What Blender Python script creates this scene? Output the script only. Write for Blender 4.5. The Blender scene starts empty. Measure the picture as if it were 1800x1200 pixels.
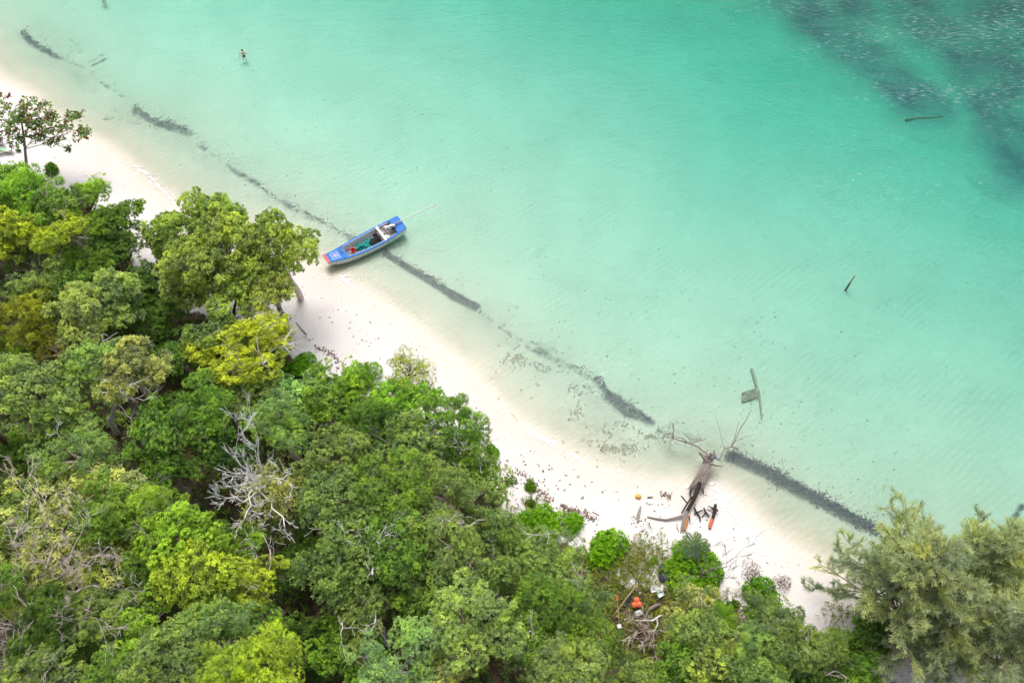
import bpy, math, random
import numpy as np
from mathutils import Vector, Matrix
SC = bpy.context.scene
COL = SC.collection
PI = math.pi
R = math.radians
# ------------------------------------------------------------------ camera, world, sun, exposure
CAM_H = 71.0; PITCH = R(60.0); HF = R(57.6) / 2
cam_d = bpy.data.cameras.new('camera'); cam = bpy.data.objects.new('camera', cam_d); COL.objects.link(cam)
cam_d.sensor_width = 36; cam_d.lens = 18 / math.tan(HF)
cam.location = (0, 0, CAM_H); cam.rotation_euler = (PI / 2 - PITCH, 0, 0)
cam_d.clip_start = 0.5; cam_d.clip_end = 4000
SC.camera = cam
SUN_EL = R(64); SUN_AZ = R(-6)      # azimuth from +Y towards +X
world = bpy.data.worlds.new('World'); SC.world = world; world.use_nodes = True
wn = world.node_tree; wn.nodes.clear()
sky = wn.nodes.new('ShaderNodeTexSky'); sky.sky_type = 'NISHITA'; sky.sun_disc = False
sky.sun_elevation = SUN_EL; sky.sun_rotation = SUN_AZ
sky.air_density = 1.0; sky.dust_density = 4.0; sky.ozone_density = 1.0
hsv = wn.nodes.new('ShaderNodeHueSaturation'); hsv.inputs['Saturation'].default_value = 0.38
bg = wn.nodes.new('ShaderNodeBackground'); bg.inputs['Strength'].default_value = 0.15
wo = wn.nodes.new('ShaderNodeOutputWorld')
wn.links.new(sky.outputs[0], hsv.inputs['Color']); wn.links.new(hsv.outputs[0], bg.inputs[0]); wn.links.new(bg.outputs[0], wo.inputs[0])
sl = bpy.data.lights.new('sun', 'SUN'); sl.energy = 1.5; sl.angle = R(28); sl.color = (1.0, 0.96, 0.90)
sun = bpy.data.objects.new('sun', sl); COL.objects.link(sun)
sd = Vector((math.sin(SUN_AZ) * math.cos(SUN_EL), math.cos(SUN_AZ) * math.cos(SUN_EL), math.sin(SUN_EL)))
sun.rotation_euler = sd.to_track_quat('Z', 'Y').to_euler(); sun.location = (0, 0, 100)
SC.view_settings.view_transform = 'Standard'; SC.view_settings.look = 'None'
SC.view_settings.gamma = 1; SC.view_settings.use_curve_mapping = False
SC.view_settings.exposure = 0.42
SC.cycles.transparent_max_bounces = 12
SC.cycles.max_bounces = 8
# ------------------------------------------------------------------ survey helpers: plan coordinates of what the photo shows
TH = math.tan(HF)
def P(px, py, z=0.0):
    x = (px - 900) / 900 * TH; y = (600 - py) / 900 * TH
    dy = y * math.sin(PITCH) + math.cos(PITCH); dz = y * math.cos(PITCH) - math.sin(PITCH)
    t = (z - CAM_H) / dz
    return Vector((x * t, dy * t, z))
def px_of(x, y, z):
    v = (x, y, z - CAM_H)
    f = v[1] * math.cos(PITCH) - v[2] * math.sin(PITCH); u = v[1] * math.sin(PITCH) + v[2] * math.cos(PITCH)
    return 900 + v[0] / f / TH * 900, 600 - u / f / TH * 900
def mpp(px, py, z=0.0):                      # metres per photo pixel at a point
    y = (600 - py) / 900 * TH
    dz = y * math.cos(PITCH) - math.sin(PITCH)
    return (z - CAM_H) / dz * TH / 900
SHORE_PX = [(-220, -60), (-90, 40), (0, 128), (50, 165), (110, 218), (180, 255), (250, 300), (300, 350), (400, 400), (500, 440), (560, 470), (620, 500), (700, 555), (760, 605),
            (810, 650), (860, 705), (920, 750), (970, 782), (1040, 822), (1110, 842), (1200, 850), (1265, 858), (1310, 888), (1350, 922),
            (1410, 965), (1470, 1005), (1560, 1045), (1650, 1078), (1740, 1095), (1830, 1110)]
shore = [P(*p)[:2] for p in SHORE_PX]
a0 = np.array(shore[0]) - (np.array(shore[1]) - shore[0]) / np.linalg.norm(np.array(shore[1]) - shore[0]) * 700
a1 = np.array(shore[-1]) + np.array((700., -300.))
shore = np.array([tuple(a0)] + list(shore) + [tuple(a1)])
def sdist(poly, x, y):
    x = np.asarray(x, float); y = np.asarray(y, float)
    best = np.full(x.shape, 1e9); sg = np.zeros(x.shape)
    for (ax, ay), (bx, by) in zip(poly[:-1], poly[1:]):
        dx, dy = bx - ax, by - ay; L = dx * dx + dy * dy
        t = np.clip(((x - ax) * dx + (y - ay) * dy) / L, 0, 1)
        ex = x - ax - t * dx; ey = y - ay - t * dy; d = ex * ex + ey * ey
        m = d < best
        best = np.where(m, d, best); sg = np.where(m, np.where(dx * ey - dy * ex > 0, 1., -1.), sg)
    return np.sqrt(best) * sg                # positive = left of the direction of travel = seaward
DP = np.array([(0, 0), (1.2, .14), (4, .42), (8, .66), (15, .90), (25, 1.22), (35, 1.75), (45, 2.6), (55, 3.5), (70, 4.3), (90, 5.2), (160, 7), (600, 13), (3000, 15)])
LP = np.array([(0, 0), (3, .22), (9, .62), (14, 1.0), (22, 1.45), (60, 3.2), (200, 7), (3000, 12)])
def ns(x, y, s, seed=0):                     # cheap smooth pseudo noise, -1..1
    r = np.random.RandomState(seed); v = 0
    for k in range(5):
        a = r.rand() * 6.28; f = s * (0.6 + 1.1 * r.rand()); v = v + np.sin(x * math.cos(a) * f + y * math.sin(a) * f + r.rand() * 6.28 + 1.3 * np.sin(x * f * .37 + r.rand() * 6 - y * f * .41))
    return v / 5
def H(x, y):
    d = sdist(shore, x, y) + .5 * ns(np.asarray(x, float), np.asarray(y, float), .35, 3)
    z = np.where(d > 0, -np.interp(d, DP[:, 0], DP[:, 1]), np.interp(-d, LP[:, 0], LP[:, 1]))
    z = z + np.where(d > 0, np.clip(d / 10, 0, 1) * .10, .05) * ns(np.asarray(x, float), np.asarray(y, float), .22, 5)
    z = z + np.clip(-(d + 9) / 6, 0, 1) * .10 * ns(np.asarray(x, float), np.asarray(y, float), 1.7, 6)
    return z
def gz(x, y): return float(H(np.array([x]), np.array([y]))[0])
def G(px, py, dz=0.0):                       # point on the ground (plus dz)
    z = 0.0
    for _ in range(6):
        p = P(px, py, z + dz); z = gz(p.x, p.y)
    return Vector((p.x, p.y, z + dz))
# ------------------------------------------------------------------ naming helpers
def tag(o, label=None, cat=None, group=None, kind=None):
    if label: o['label'] = label
    if cat: o['category'] = cat
    if group: o['group'] = group
    if kind: o['kind'] = kind
    return o
def empty(name, loc, label=None, cat=None, group=None, rz=0.0):
    o = bpy.data.objects.new(name, None); COL.objects.link(o); o.location = loc; o.rotation_euler = (0, 0, rz)
    o.empty_display_size = .3
    return tag(o, label, cat, group)
def link(name, me, parent=None, loc=None):
    o = bpy.data.objects.new(name, me); COL.objects.link(o)
    if parent is not None: o.parent = parent
    if loc is not None: o.location = loc
    return o
# ------------------------------------------------------------------ materials
def mat(name, col=(.5, .5, .5), rough=.8, spec=.3, vary=.25, scale=3.0, bump=0.0, metal=0.0, objcol=False, stretch=None, col2=None):
    m = bpy.data.materials.new(name); m.use_nodes = True; nt = m.node_tree; b = nt.nodes['Principled BSDF']
    b.inputs['Roughness'].default_value = rough; b.inputs['Metallic'].default_value = metal
    b.inputs['Specular IOR Level'].default_value = spec
    tc = nt.nodes.new('ShaderNodeTexCoord'); mp = nt.nodes.new('ShaderNodeMapping'); nt.links.new(tc.outputs['Object'], mp.inputs[0])
    if stretch: mp.inputs['Scale'].default_value = stretch
    n = nt.nodes.new('ShaderNodeTexNoise'); n.inputs['Scale'].default_value = scale; n.inputs['Detail'].default_value = 5; nt.links.new(mp.outputs[0], n.inputs['Vector'])
    mx = nt.nodes.new('ShaderNodeMix'); mx.data_type = 'RGBA'
    r = nt.nodes.new('ShaderNodeMapRange'); r.inputs[1].default_value = .3; r.inputs[2].default_value = .7; nt.links.new(n.outputs[0], r.inputs[0]); nt.links.new(r.outputs[0], mx.inputs[0])
    c2 = col2 or tuple(c * (1 - vary) for c in col)
    mx.inputs[6].default_value = (*c2, 1); mx.inputs[7].default_value = (*[min(1, c * (1 + vary * .5)) for c in col], 1)
    nt.links.new(mx.outputs[2], b.inputs['Base Color'])
    if bump:
        bp = nt.nodes.new('ShaderNodeBump'); bp.inputs['Strength'].default_value = bump; bp.inputs['Distance'].default_value = .05
        nt.links.new(n.outputs[0], bp.inputs['Height']); nt.links.new(bp.outputs[0], b.inputs['Normal'])
    return m
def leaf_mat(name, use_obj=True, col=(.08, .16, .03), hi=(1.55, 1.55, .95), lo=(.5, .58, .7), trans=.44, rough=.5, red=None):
    m = bpy.data.materials.new(name); m.use_nodes = True; nt = m.node_tree; N = nt.nodes; Lk = nt.links; N.clear()
    out = N.new('ShaderNodeOutputMaterial'); pb = N.new('ShaderNodeBsdfPrincipled'); tr = N.new('ShaderNodeBsdfTranslucent'); ms = N.new('ShaderNodeMixShader')
    ms.inputs[0].default_value = trans; Lk.new(pb.outputs[0], ms.inputs[1]); Lk.new(tr.outputs[0], ms.inputs[2]); Lk.new(ms.outputs[0], out.inputs[0])
    pb.inputs['Roughness'].default_value = rough; pb.inputs['Specular IOR Level'].default_value = .22
    at = N.new('ShaderNodeAttribute'); at.attribute_name = 'tone'
    if use_obj:
        oi = N.new('ShaderNodeObjectInfo'); base = oi.outputs['Color']
    else:
        rg = N.new('ShaderNodeRGB'); rg.outputs[0].default_value = (*col, 1); base = rg.outputs[0]
    def mul(a, c):
        x = N.new('ShaderNodeMix'); x.data_type = 'RGBA'; x.blend_type = 'MULTIPLY'; x.inputs[0].default_value = 1; Lk.new(a, x.inputs[6]); x.inputs[7].default_value = (*c, 1); return x.outputs[2]
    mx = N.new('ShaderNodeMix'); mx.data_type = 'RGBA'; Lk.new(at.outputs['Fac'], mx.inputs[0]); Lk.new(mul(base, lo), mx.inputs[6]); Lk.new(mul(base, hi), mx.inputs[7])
    res = mx.outputs[2]
    # slow drift of hue inside one crown
    tc = N.new('ShaderNodeTexCoord'); nz = N.new('ShaderNodeTexNoise'); nz.inputs['Scale'].default_value = .45; nz.inputs['Detail'].default_value = 2; Lk.new(tc.outputs['Object'], nz.inputs['Vector'])
    mr = N.new('ShaderNodeMapRange'); mr.inputs[1].default_value = .42; mr.inputs[2].default_value = .68; Lk.new(nz.outputs[0], mr.inputs[0])
    m2 = N.new('ShaderNodeMix'); m2.data_type = 'RGBA'; Lk.new(mr.outputs[0], m2.inputs[0]); Lk.new(res, m2.inputs[6]); Lk.new(mul(res, (1.18, 1.12, .8)), m2.inputs[7]); res = m2.outputs[2]
    if red:
        cmp_ = N.new('ShaderNodeMath'); cmp_.operation = 'GREATER_THAN'; cmp_.inputs[1].default_value = red[0]; Lk.new(at.outputs['Fac'], cmp_.inputs[0])
        m3 = N.new('ShaderNodeMix'); m3.data_type = 'RGBA'; Lk.new(cmp_.outputs[0], m3.inputs[0]); Lk.new(res, m3.inputs[6]); m3.inputs[7].default_value = (*red[1], 1); res = m3.outputs[2]
    Lk.new(res, pb.inputs['Base Color']); Lk.new(res, tr.inputs['Color'])
    return m
M = {}
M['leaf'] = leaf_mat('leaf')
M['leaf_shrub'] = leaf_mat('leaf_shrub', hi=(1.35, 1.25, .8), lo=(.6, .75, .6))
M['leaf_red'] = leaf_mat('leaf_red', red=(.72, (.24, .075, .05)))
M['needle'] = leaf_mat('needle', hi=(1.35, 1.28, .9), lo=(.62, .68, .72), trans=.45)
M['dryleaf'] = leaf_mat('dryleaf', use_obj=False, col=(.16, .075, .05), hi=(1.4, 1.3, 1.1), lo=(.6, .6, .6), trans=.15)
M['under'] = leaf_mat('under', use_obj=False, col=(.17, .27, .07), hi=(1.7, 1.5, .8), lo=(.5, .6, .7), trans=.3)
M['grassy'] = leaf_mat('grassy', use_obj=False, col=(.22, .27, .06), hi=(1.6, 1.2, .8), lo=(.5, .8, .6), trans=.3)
M['bark'] = mat('bark', (.17, .125, .10), .95, .1, .4, 4, .4, stretch=(3, 3, .8))
M['bark_grey'] = mat('bark_grey', (.30, .26, .235), .95, .1, .35, 5, .4, stretch=(3, 3, .8))
M['bark_pale'] = mat('bark_pale', (.70, .58, .53), .95, .1, .3, 5, .3)
M['bleached'] = mat('bleached', (.74, .69, .68), .95, .1, .3, 6, .3)
M['bleached_white'] = mat('bleached_white', (.90, .86, .87), .95, .1, .15, 6, .3)
M['drift'] = mat('drift', (.36, .31, .28), .95, .1, .75, 5, .6, stretch=(2.5, 2.5, 1))
M['charred'] = mat('charred', (.045, .035, .03), .9, .2, .5, 8, .6)
M['brownwood'] = mat('brownwood', (.20, .11, .07), .9, .15, .5, 8, .5)
# ------------------------------------------------------------------ mesh builders
class MB:
    def __init__(s): s.v = []; s.f = []
    def box(s, c, size, rot=None):
        i = len(s.v); sx, sy, sz = [q / 2 for q in size]
        for q in ((-1, -1, -1), (1, -1, -1), (1, 1, -1), (-1, 1, -1), (-1, -1, 1), (1, -1, 1), (1, 1, 1), (-1, 1, 1)):
            p = Vector((q[0] * sx, q[1] * sy, q[2] * sz))
            if rot is not None: p = rot @ p
            s.v.append(tuple(p + Vector(c)))
        for f in ((0, 3, 2, 1), (4, 5, 6, 7), (0, 1, 5, 4), (1, 2, 6, 5), (2, 3, 7, 6), (3, 0, 4, 7)): s.f.append(tuple(i + k for k in f))
        return s
    def tube(s, pts, rad, n=6, cap=True, rough=0.0, rnd=None):
        pts = [Vector(p) for p in pts]
        if not isinstance(rad, (list, tuple)): rad = [rad] * len(pts)
        i0 = len(s.v); prev = None
        for k, p in enumerate(pts):
            d = (pts[min(k + 1, len(pts) - 1)] - pts[max(k - 1, 0)])
            d = d.normalized() if d.length > 1e-9 else Vector((0, 0, 1))
            if prev is None:
                a = Vector((0, 0, 1)) if abs(d.z) < .9 else Vector((1, 0, 0)); u = d.cross(a).normalized()
            else:
                u = (prev - d * prev.dot(d)); u = u.normalized() if u.length > 1e-6 else d.orthogonal().normalized()
            prev = u; w = d.cross(u)
            for j in range(n):
                a = j / n * 2 * PI; rr = rad[k] * (1 + (rnd.uniform(-rough, rough) if rnd else 0))
                s.v.append(tuple(p + (u * math.cos(a) + w * math.sin(a)) * rr))
        for k in range(len(pts) - 1):
            for j in range(n):
                a = i0 + k * n + j; b = i0 + k * n + (j + 1) % n
                s.f.append((a, b, b + n, a + n))
        if cap:
            s.f.append(tuple(i0 + j for j in range(n))[::-1]); s.f.append(tuple(i0 + (len(pts) - 1) * n + j for j in range(n)))
        return s
    def poly(s, pts, th=0.0):
        i = len(s.v); n = len(pts); s.v += [tuple(p) for p in pts]; s.f.append(tuple(range(i, i + n)))
        if th:
            s.v += [(p[0], p[1], p[2] - th) for p in pts]; s.f.append(tuple(range(i + n, i + 2 * n))[::-1])
            for j in range(n): s.f.append((i + j, i + n + j, i + n + (j + 1) % n, i + (j + 1) % n))
        return s
    def blob(s, c, r, rnd, seg=8, rings=5, amp=.15):
        i0 = len(s.v); c = Vector(c); r = r if isinstance(r, (list, tuple)) else (r, r, r)
        s.v.append(tuple(c + Vector((0, 0, r[2]))))
        for a in range(1, rings):
            for b in range(seg):
                th = a / rings * PI; ph = b / seg * 2 * PI; q = 1 + rnd.uniform(-amp, amp)
                s.v.append((c.x + r[0] * q * math.sin(th) * math.cos(ph), c.y + r[1] * q * math.sin(th) * math.sin(ph), c.z + r[2] * q * math.cos(th)))
        s.v.append(tuple(c - Vector((0, 0, r[2])))); last = len(s.v) - 1
        for b in range(seg): s.f.append((i0, i0 + 1 + b, i0 + 1 + (b + 1) % seg))
        for a in range(rings - 2):
            for b in range(seg):
                p = i0 + 1 + a * seg + b; q = i0 + 1 + a * seg + (b + 1) % seg; s.f.append((p, p + seg, q + seg, q))
        for b in range(seg): s.f.append((last, i0 + 1 + (rings - 2) * seg + (b + 1) % seg, i0 + 1 + (rings - 2) * seg + b))
        return s
    def build(s, name, m, parent=None, loc=None, smooth=False, bevel=0):
        me = bpy.data.meshes.new(name); me.from_pydata(s.v, [], s.f); me.materials.append(m)
        if smooth: me.polygons.foreach_set('use_smooth', [True] * len(me.polygons))
        me.update(); o = link(name, me, parent, loc)
        if bevel:
            b = o.modifiers.new('bevel', 'BEVEL'); b.width = bevel; b.segments = 2; b.limit_method = 'ANGLE'
        return o
def np_mesh(name, V, F, m, tone=None):
    me = bpy.data.meshes.new(name); V = np.ascontiguousarray(V, np.float32); F = np.ascontiguousarray(F, np.int32); k = F.shape[1]
    me.vertices.add(len(V)); me.vertices.foreach_set('co', V.ravel()); me.loops.add(F.size); me.loops.foreach_set('vertex_index', F.ravel())
    me.polygons.add(len(F)); me.polygons.foreach_set('loop_start', np.arange(0, F.size, k, dtype=np.int32)); me.polygons.foreach_set('loop_total', np.full(len(F), k, np.int32))
    if tone is not None:
        a = me.attributes.new('tone', 'FLOAT', 'POINT'); a.data.foreach_set('value', np.ascontiguousarray(tone, np.float32))
    me.update(calc_edges=True); me.materials.append(m)
    return me
def unit(a): return a / np.maximum(np.linalg.norm(a, axis=-1, keepdims=True), 1e-9)
def leaves(C, D, Nn, L, W, tone, obov=.5):
    """rhombic folded leaves -> verts, tris, tone"""
    n = len(C); D = unit(D); S = unit(np.cross(D, Nn)); Nn = np.cross(S, D)
    L = np.broadcast_to(L, (n,))[:, None]; W = np.broadcast_to(W, (n,))[:, None]
    b = C; mid = C + D * L * obov; rt = mid + S * W / 2 + Nn * W * .22; lf = mid - S * W / 2 + Nn * W * .22; tp = C + D * L - Nn * L * .10
    V = np.stack([b, rt, tp, lf], 1).reshape(-1, 3); i = np.arange(n)[:, None] * 4
    F = np.concatenate([i + np.array([[0, 1, 2]]), i + np.array([[0, 2, 3]])], 1).reshape(-1, 3)
    return V, F, np.repeat(tone, 4)
def rand_dirs(rs, n, zmin=-1.0):
    z = rs.uniform(zmin, 1, n); a = rs.uniform(0, 2 * PI, n); r = np.sqrt(1 - z * z); return np.stack([r * np.cos(a), r * np.sin(a), z], 1)
def rosettes(rs, T, A, tone, k, L, W, spread=(.25, 1.0), dens_jit=.06):
    """k leaves around each tuft at T with axis A"""
    n = len(T); C = np.repeat(T, k, 0) + rs.normal(0, dens_jit, (n * k, 3)); AA = np.repeat(unit(A), k, 0)
    q = rand_dirs(rs, n * k); tang = unit(q - AA * (q * AA).sum(1, keepdims=True)); up = rs.uniform(*spread, n * k)[:, None]
    D = unit(tang + AA * up); Nn = unit(AA + .25 * rs.normal(0, 1, (n * k, 3)))
    return leaves(C, D, Nn, L * rs.uniform(.7, 1.25, n * k), W * rs.uniform(.75, 1.2, n * k), np.clip(np.repeat(tone, k) + rs.normal(0, .12, n * k), 0, 1))
# ------------------------------------------------------------------ crown prototypes (shared foliage meshes)
def make_crown(seed, Rc, nl, flat, rc, tuft_per, k, L, W, gap=0.0, matl='leaf', droop=0.0):
    rs = np.random.RandomState(seed); lobes = []
    lobes.append((np.array([rs.uniform(-.15, .15) * Rc, rs.uniform(-.15, .15) * Rc, .22 * Rc * flat]), Rc * rs.uniform(.34, .48)))
    for i in range(nl):
        a = (i + rs.uniform(-.35, .35)) / nl * 2 * PI; rr = Rc * rs.uniform(.35, .85)
        lobes.append((np.array([rr * math.cos(a), rr * math.sin(a), Rc * flat * rs.uniform(-.55, .35)]), Rc * rs.uniform(.20, .42)))
    clumps = []; cr = []
    for c, r in lobes:
        n = int(5.2 * (r / rc) ** 2) + 2
        d = rand_dirs(rs, n * 4, -.35); keep = []
        for v in d:
            if all(np.dot(v, u) < math.cos(min(1.4, 1.25 * rc / r)) for u in keep): keep.append(v)
            if len(keep) >= n: break
        for v in keep:
            if rs.rand() < gap: continue
            q = c + v * np.array([1, 1, flat * 1.15]) * r * (rs.uniform(.78, 1.12) if rs.rand() > .14 else rs.uniform(1.2, 1.5)); clumps.append(q); cr.append((v, c))
    clumps = np.array(clumps); nc = len(clumps)
    # drop clumps buried in another lobe
    ok = np.ones(nc, bool)
    for i in range(nc):
        for c, r in lobes:
            if np.linalg.norm((clumps[i] - c) / np.array([1, 1, flat * 1.1])) < r * .62 and clumps[i][2] < c[2] + r * flat * .5: ok[i] = False
    clumps = clumps[ok]; nc = len(clumps)
    rcl = rc * rs.uniform(.5, 1.35, nc); ctone = rs.uniform(.05, .85, nc)
    d = rand_dirs(rs, nc * tuft_per, -.45); rad = np.repeat(rcl, tuft_per)[:, None] * rs.uniform(.72, 1.08, (nc * tuft_per, 1))
    T = np.repeat(clumps, tuft_per, 0) + d * rad * np.array([1, 1, .72]); A = unit(d + np.array([0, 0, .55 - droop]))
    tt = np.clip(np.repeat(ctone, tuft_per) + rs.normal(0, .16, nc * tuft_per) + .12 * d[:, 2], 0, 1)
    V, F, t = rosettes(rs, T, A, tt, k, L, W)
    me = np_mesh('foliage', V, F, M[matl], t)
    return dict(me=me, R=Rc, lobes=lobes, clumps=clumps, zmin=float(clumps[:, 2].min()))
CR = {}
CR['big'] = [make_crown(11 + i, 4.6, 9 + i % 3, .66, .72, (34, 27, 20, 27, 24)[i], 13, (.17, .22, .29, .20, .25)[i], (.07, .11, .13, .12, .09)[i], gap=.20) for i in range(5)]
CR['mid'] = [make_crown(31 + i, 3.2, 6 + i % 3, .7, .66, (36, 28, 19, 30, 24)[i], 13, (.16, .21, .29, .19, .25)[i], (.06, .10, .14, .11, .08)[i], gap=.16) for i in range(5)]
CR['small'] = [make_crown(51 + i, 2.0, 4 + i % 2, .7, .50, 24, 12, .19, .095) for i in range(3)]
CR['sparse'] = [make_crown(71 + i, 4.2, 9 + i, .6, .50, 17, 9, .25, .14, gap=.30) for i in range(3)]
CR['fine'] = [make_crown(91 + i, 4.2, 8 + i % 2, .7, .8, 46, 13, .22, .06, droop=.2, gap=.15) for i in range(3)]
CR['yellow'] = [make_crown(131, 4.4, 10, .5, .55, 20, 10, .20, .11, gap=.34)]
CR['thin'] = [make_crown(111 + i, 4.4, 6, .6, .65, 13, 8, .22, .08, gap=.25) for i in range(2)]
# ------------------------------------------------------------------ branches
def wobble(a, b, n, amp, rnd):
    a = Vector(a); b = Vector(b); L = (b - a).length; pts = [a]; off = Vector((0, 0, 0))
    for i in range(1, n):
        t = i / n; off = off * .6 + Vector((rnd.uniform(-1, 1), rnd.uniform(-1, 1), rnd.uniform(-1, 1))) * amp * L
        pts.append(a.lerp(b, t) + off * math.sin(t * PI) ** .5)
    pts.append(b); return pts
def limb_tree(proto, s, zc, lean, rnd, r0, rz, twigs=True, limb_mb=None, limb_k=.55):
    """trunk from the root up into the crown of a prototype; local frame of the tree's root"""
    mb = MB(); ca, sa = math.cos(rz), math.sin(rz)
    def tr(p): return Vector((lean[0] + s * (p[0] * ca - p[1] * sa), lean[1] + s * (p[0] * sa + p[1] * ca), zc + s * p[2]))
    fork = tr((0, 0, -.55 * proto['R'])); fork.x = fork.x * .8; fork.y *= .8; fork.z = max(fork.z, zc * .35)
    tp = wobble((0, 0, -.3), fork, 6, .035, rnd); mb.tube(tp, [r0 * (1.25 - .45 * i / 6) for i in range(7)], 7, rough=.08, rnd=rnd)
    hubs = []
    for c, r in proto['lobes']:
        e = tr(c - np.array([0, 0, r * .25])); q = wobble(fork, e, 5, .07, rnd)
        mb.tube(q, [r0 * limb_k * (1 - .13 * i) for i in range(6)], 5, rough=.08, rnd=rnd); hubs.append((e, c, q[3]))
    if twigs:
        for k in range(0, len(proto['clumps']), 1):
            c = proto['clumps'][k]; j = min(range(len(hubs)), key=lambda j: np.linalg.norm(hubs[j][1] - c))
            mb.tube(wobble(hubs[j][2 if k % 3 == 0 else 0], tr(c), 3, .1, rnd), [r0 * .16 * s ** .5, r0 * .12, r0 * .08, r0 * .03], 3, cap=False)
    return mb
def contorted(mb, p, d, L, r, lev, rnd, curl=.5, nb=3, split=(.45, .8), up=.1, seg=6, minr=.011, spread=.8):
    """a bare crooked limb with forking twigs"""
    p = Vector(p); d = Vector(d).normalized(); pts = [p.copy()]; rad = [r]; forks = []
    for i in range(seg):
        d = (d + Vector((rnd.uniform(-1, 1), rnd.uniform(-1, 1), rnd.uniform(-1, 1))) * curl * .55 + Vector((0, 0, up * .3))).normalized()
        p = p + d * L / seg; pts.append(p.copy()); rad.append(max(minr, r * (1 - .6 * (i + 1) / seg))); forks.append((p.copy(), d.copy(), rad[-1]))
    mb.tube(pts, rad, 6 if r > .08 else (5 if r > .04 else 3), rough=.1, rnd=rnd, cap=False)
    if lev > 0:
        for k in range(nb):
            q, dd, rr = forks[min(len(forks) - 1, int(len(forks) * (.3 + .7 * (k + rnd.random() * .6) / nb)))] if k < nb - 1 else forks[-1]
            side = Vector((rnd.uniform(-1, 1), rnd.uniform(-1, 1), rnd.uniform(-.5, .8)))
            contorted(mb, q, (dd + side * spread), L * rnd.uniform(*split), rr * .8, lev - 1, rnd, curl, nb, split, up, max(3, seg - 1), minr, spread)
# ------------------------------------------------------------------ labels that single out
LAND = [(60, 220, 'red-leaved beach tree'), (640, 425, 'blue boat'), (440, 610, 'yellow-leaved tree'), (430, 850, 'white leafless tree'),
        (100, 950, 'pinkish bare-limbed giant'), (650, 950, 'twisted white dead limbs'), (205, 690, 'white forked boughs'),
        (1010, 940, 'bright green beach shrubs'), (1119, 1060, 'orange buoys'), (1230, 850, 'fallen driftwood tree'), (1600, 990, 'feathery casuarina'), (800, 790, 'bare grey bough'),
        (115, 405, 'vivid lime tree'), (390, 550, 'twin dark trunks')]
SEEN = {}
def where(px, py, what, own=None):
    best = sorted(LAND, key=lambda l: (l[0] - px) ** 2 + (l[1] - py) ** 2)
    best = [b for b in best if b[2] != own]
    for l in best[:6]:
        dx, dy = px - l[0], py - l[1]; d = math.hypot(dx, dy); a = math.degrees(math.atan2(-dy, dx)) % 360
        rel = ['right of', 'above right of', 'above', 'above left of', 'left of', 'below left of', 'below', 'below right of'][int(((a + 22.5) % 360) // 45)]
        near = 'close' if d < 90 else ('a crown away' if d < 170 else ('two crowns away' if d < 260 else 'far'))
        txt = f'{what}, {near} {rel} the {l[2]}'
        if txt not in SEEN: SEEN[txt] = 1; return txt
    txt = f'{what}, {near} {rel} the {l[2]}, next one out'; SEEN[txt] = 1
    return txt
# ------------------------------------------------------------------ ground: one sheet, fine where it is seen
def axis(lo, hi, st, far):
    inner = np.arange(lo, hi + 1e-6, st); g = [0]; s_ = st
    while g[-1] < far: s_ *= 1.35; g.append(g[-1] + s_)
    g = np.array(g[1:]); return np.concatenate([(lo - g)[::-1], inner, hi + g])
gx = axis(-66, 66, .26, 700); gy = axis(4, 96, .26, 700)
XX, YY = np.meshgrid(gx, gy); ZZ = H(XX, YY)
ds = sdist(shore, XX, YY)
fe_px = [(-300, 250), (-60, 285), (30, 305), (140, 352), (205, 388), (232, 430), (255, 500), (330, 545), (410, 545), (500, 590), (528, 640), (560, 672), (680, 690), (740, 725), (770, 765), (830, 800),
         (880, 850), (905, 915), (990, 950), (1040, 975), (1075, 1010), (1120, 1022), (1170, 1030), (1240, 1065), (1275, 1100), (1330, 1090), (1400, 1130), (1500, 1165), (1560, 1190), (1800, 1290)]
fe = np.array([tuple(P(a, b, .9)[:2]) for a, b in fe_px]); fe = np.concatenate([[fe[0] + np.array([-600, 300])], fe, [fe[-1] + np.array([600, -300])]])
def forest_d(x, y): return -sdist(fe, x, y)          # positive inside the wood
fd = forest_d(XX, YY) + .7 * ns(XX, YY, .9, 9) + .4 * ns(XX, YY, 2.3, 10)
forest = np.clip(fd / 1.6 + .3, 0, 1)
def seg_field(x, y, segs):
    o = np.zeros(np.shape(x))
    for (a, b, c, d, w) in segs:
        p = P(a, b); q = P(c, d); dx, dy = q.x - p.x, q.y - p.y; t = np.clip(((x - p.x) * dx + (y - p.y) * dy) / (dx * dx + dy * dy), 0, 1)
        o = np.maximum(o, np.exp(-((x - p.x - t * dx) ** 2 + (y - p.y - t * dy) ** 2) / w ** 2))
    return o
grass = seg_field(XX, YY, [(1440, -20, 1560, 70, 4.0), (1560, 70, 1665, 150, 3.6), (1600, -60, 1720, 30, 4.5), (1720, 30, 1770, 110, 4.5), (1760, 120, 1815, 260, 3.6), (1500, -200, 1500, -100, 10), (1830, -200, 1850, 30, 12)])
grass = np.clip(grass * 1.3 + .35 * ns(XX, YY, .5, 21) * (grass > .05), 0, 1)
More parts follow.
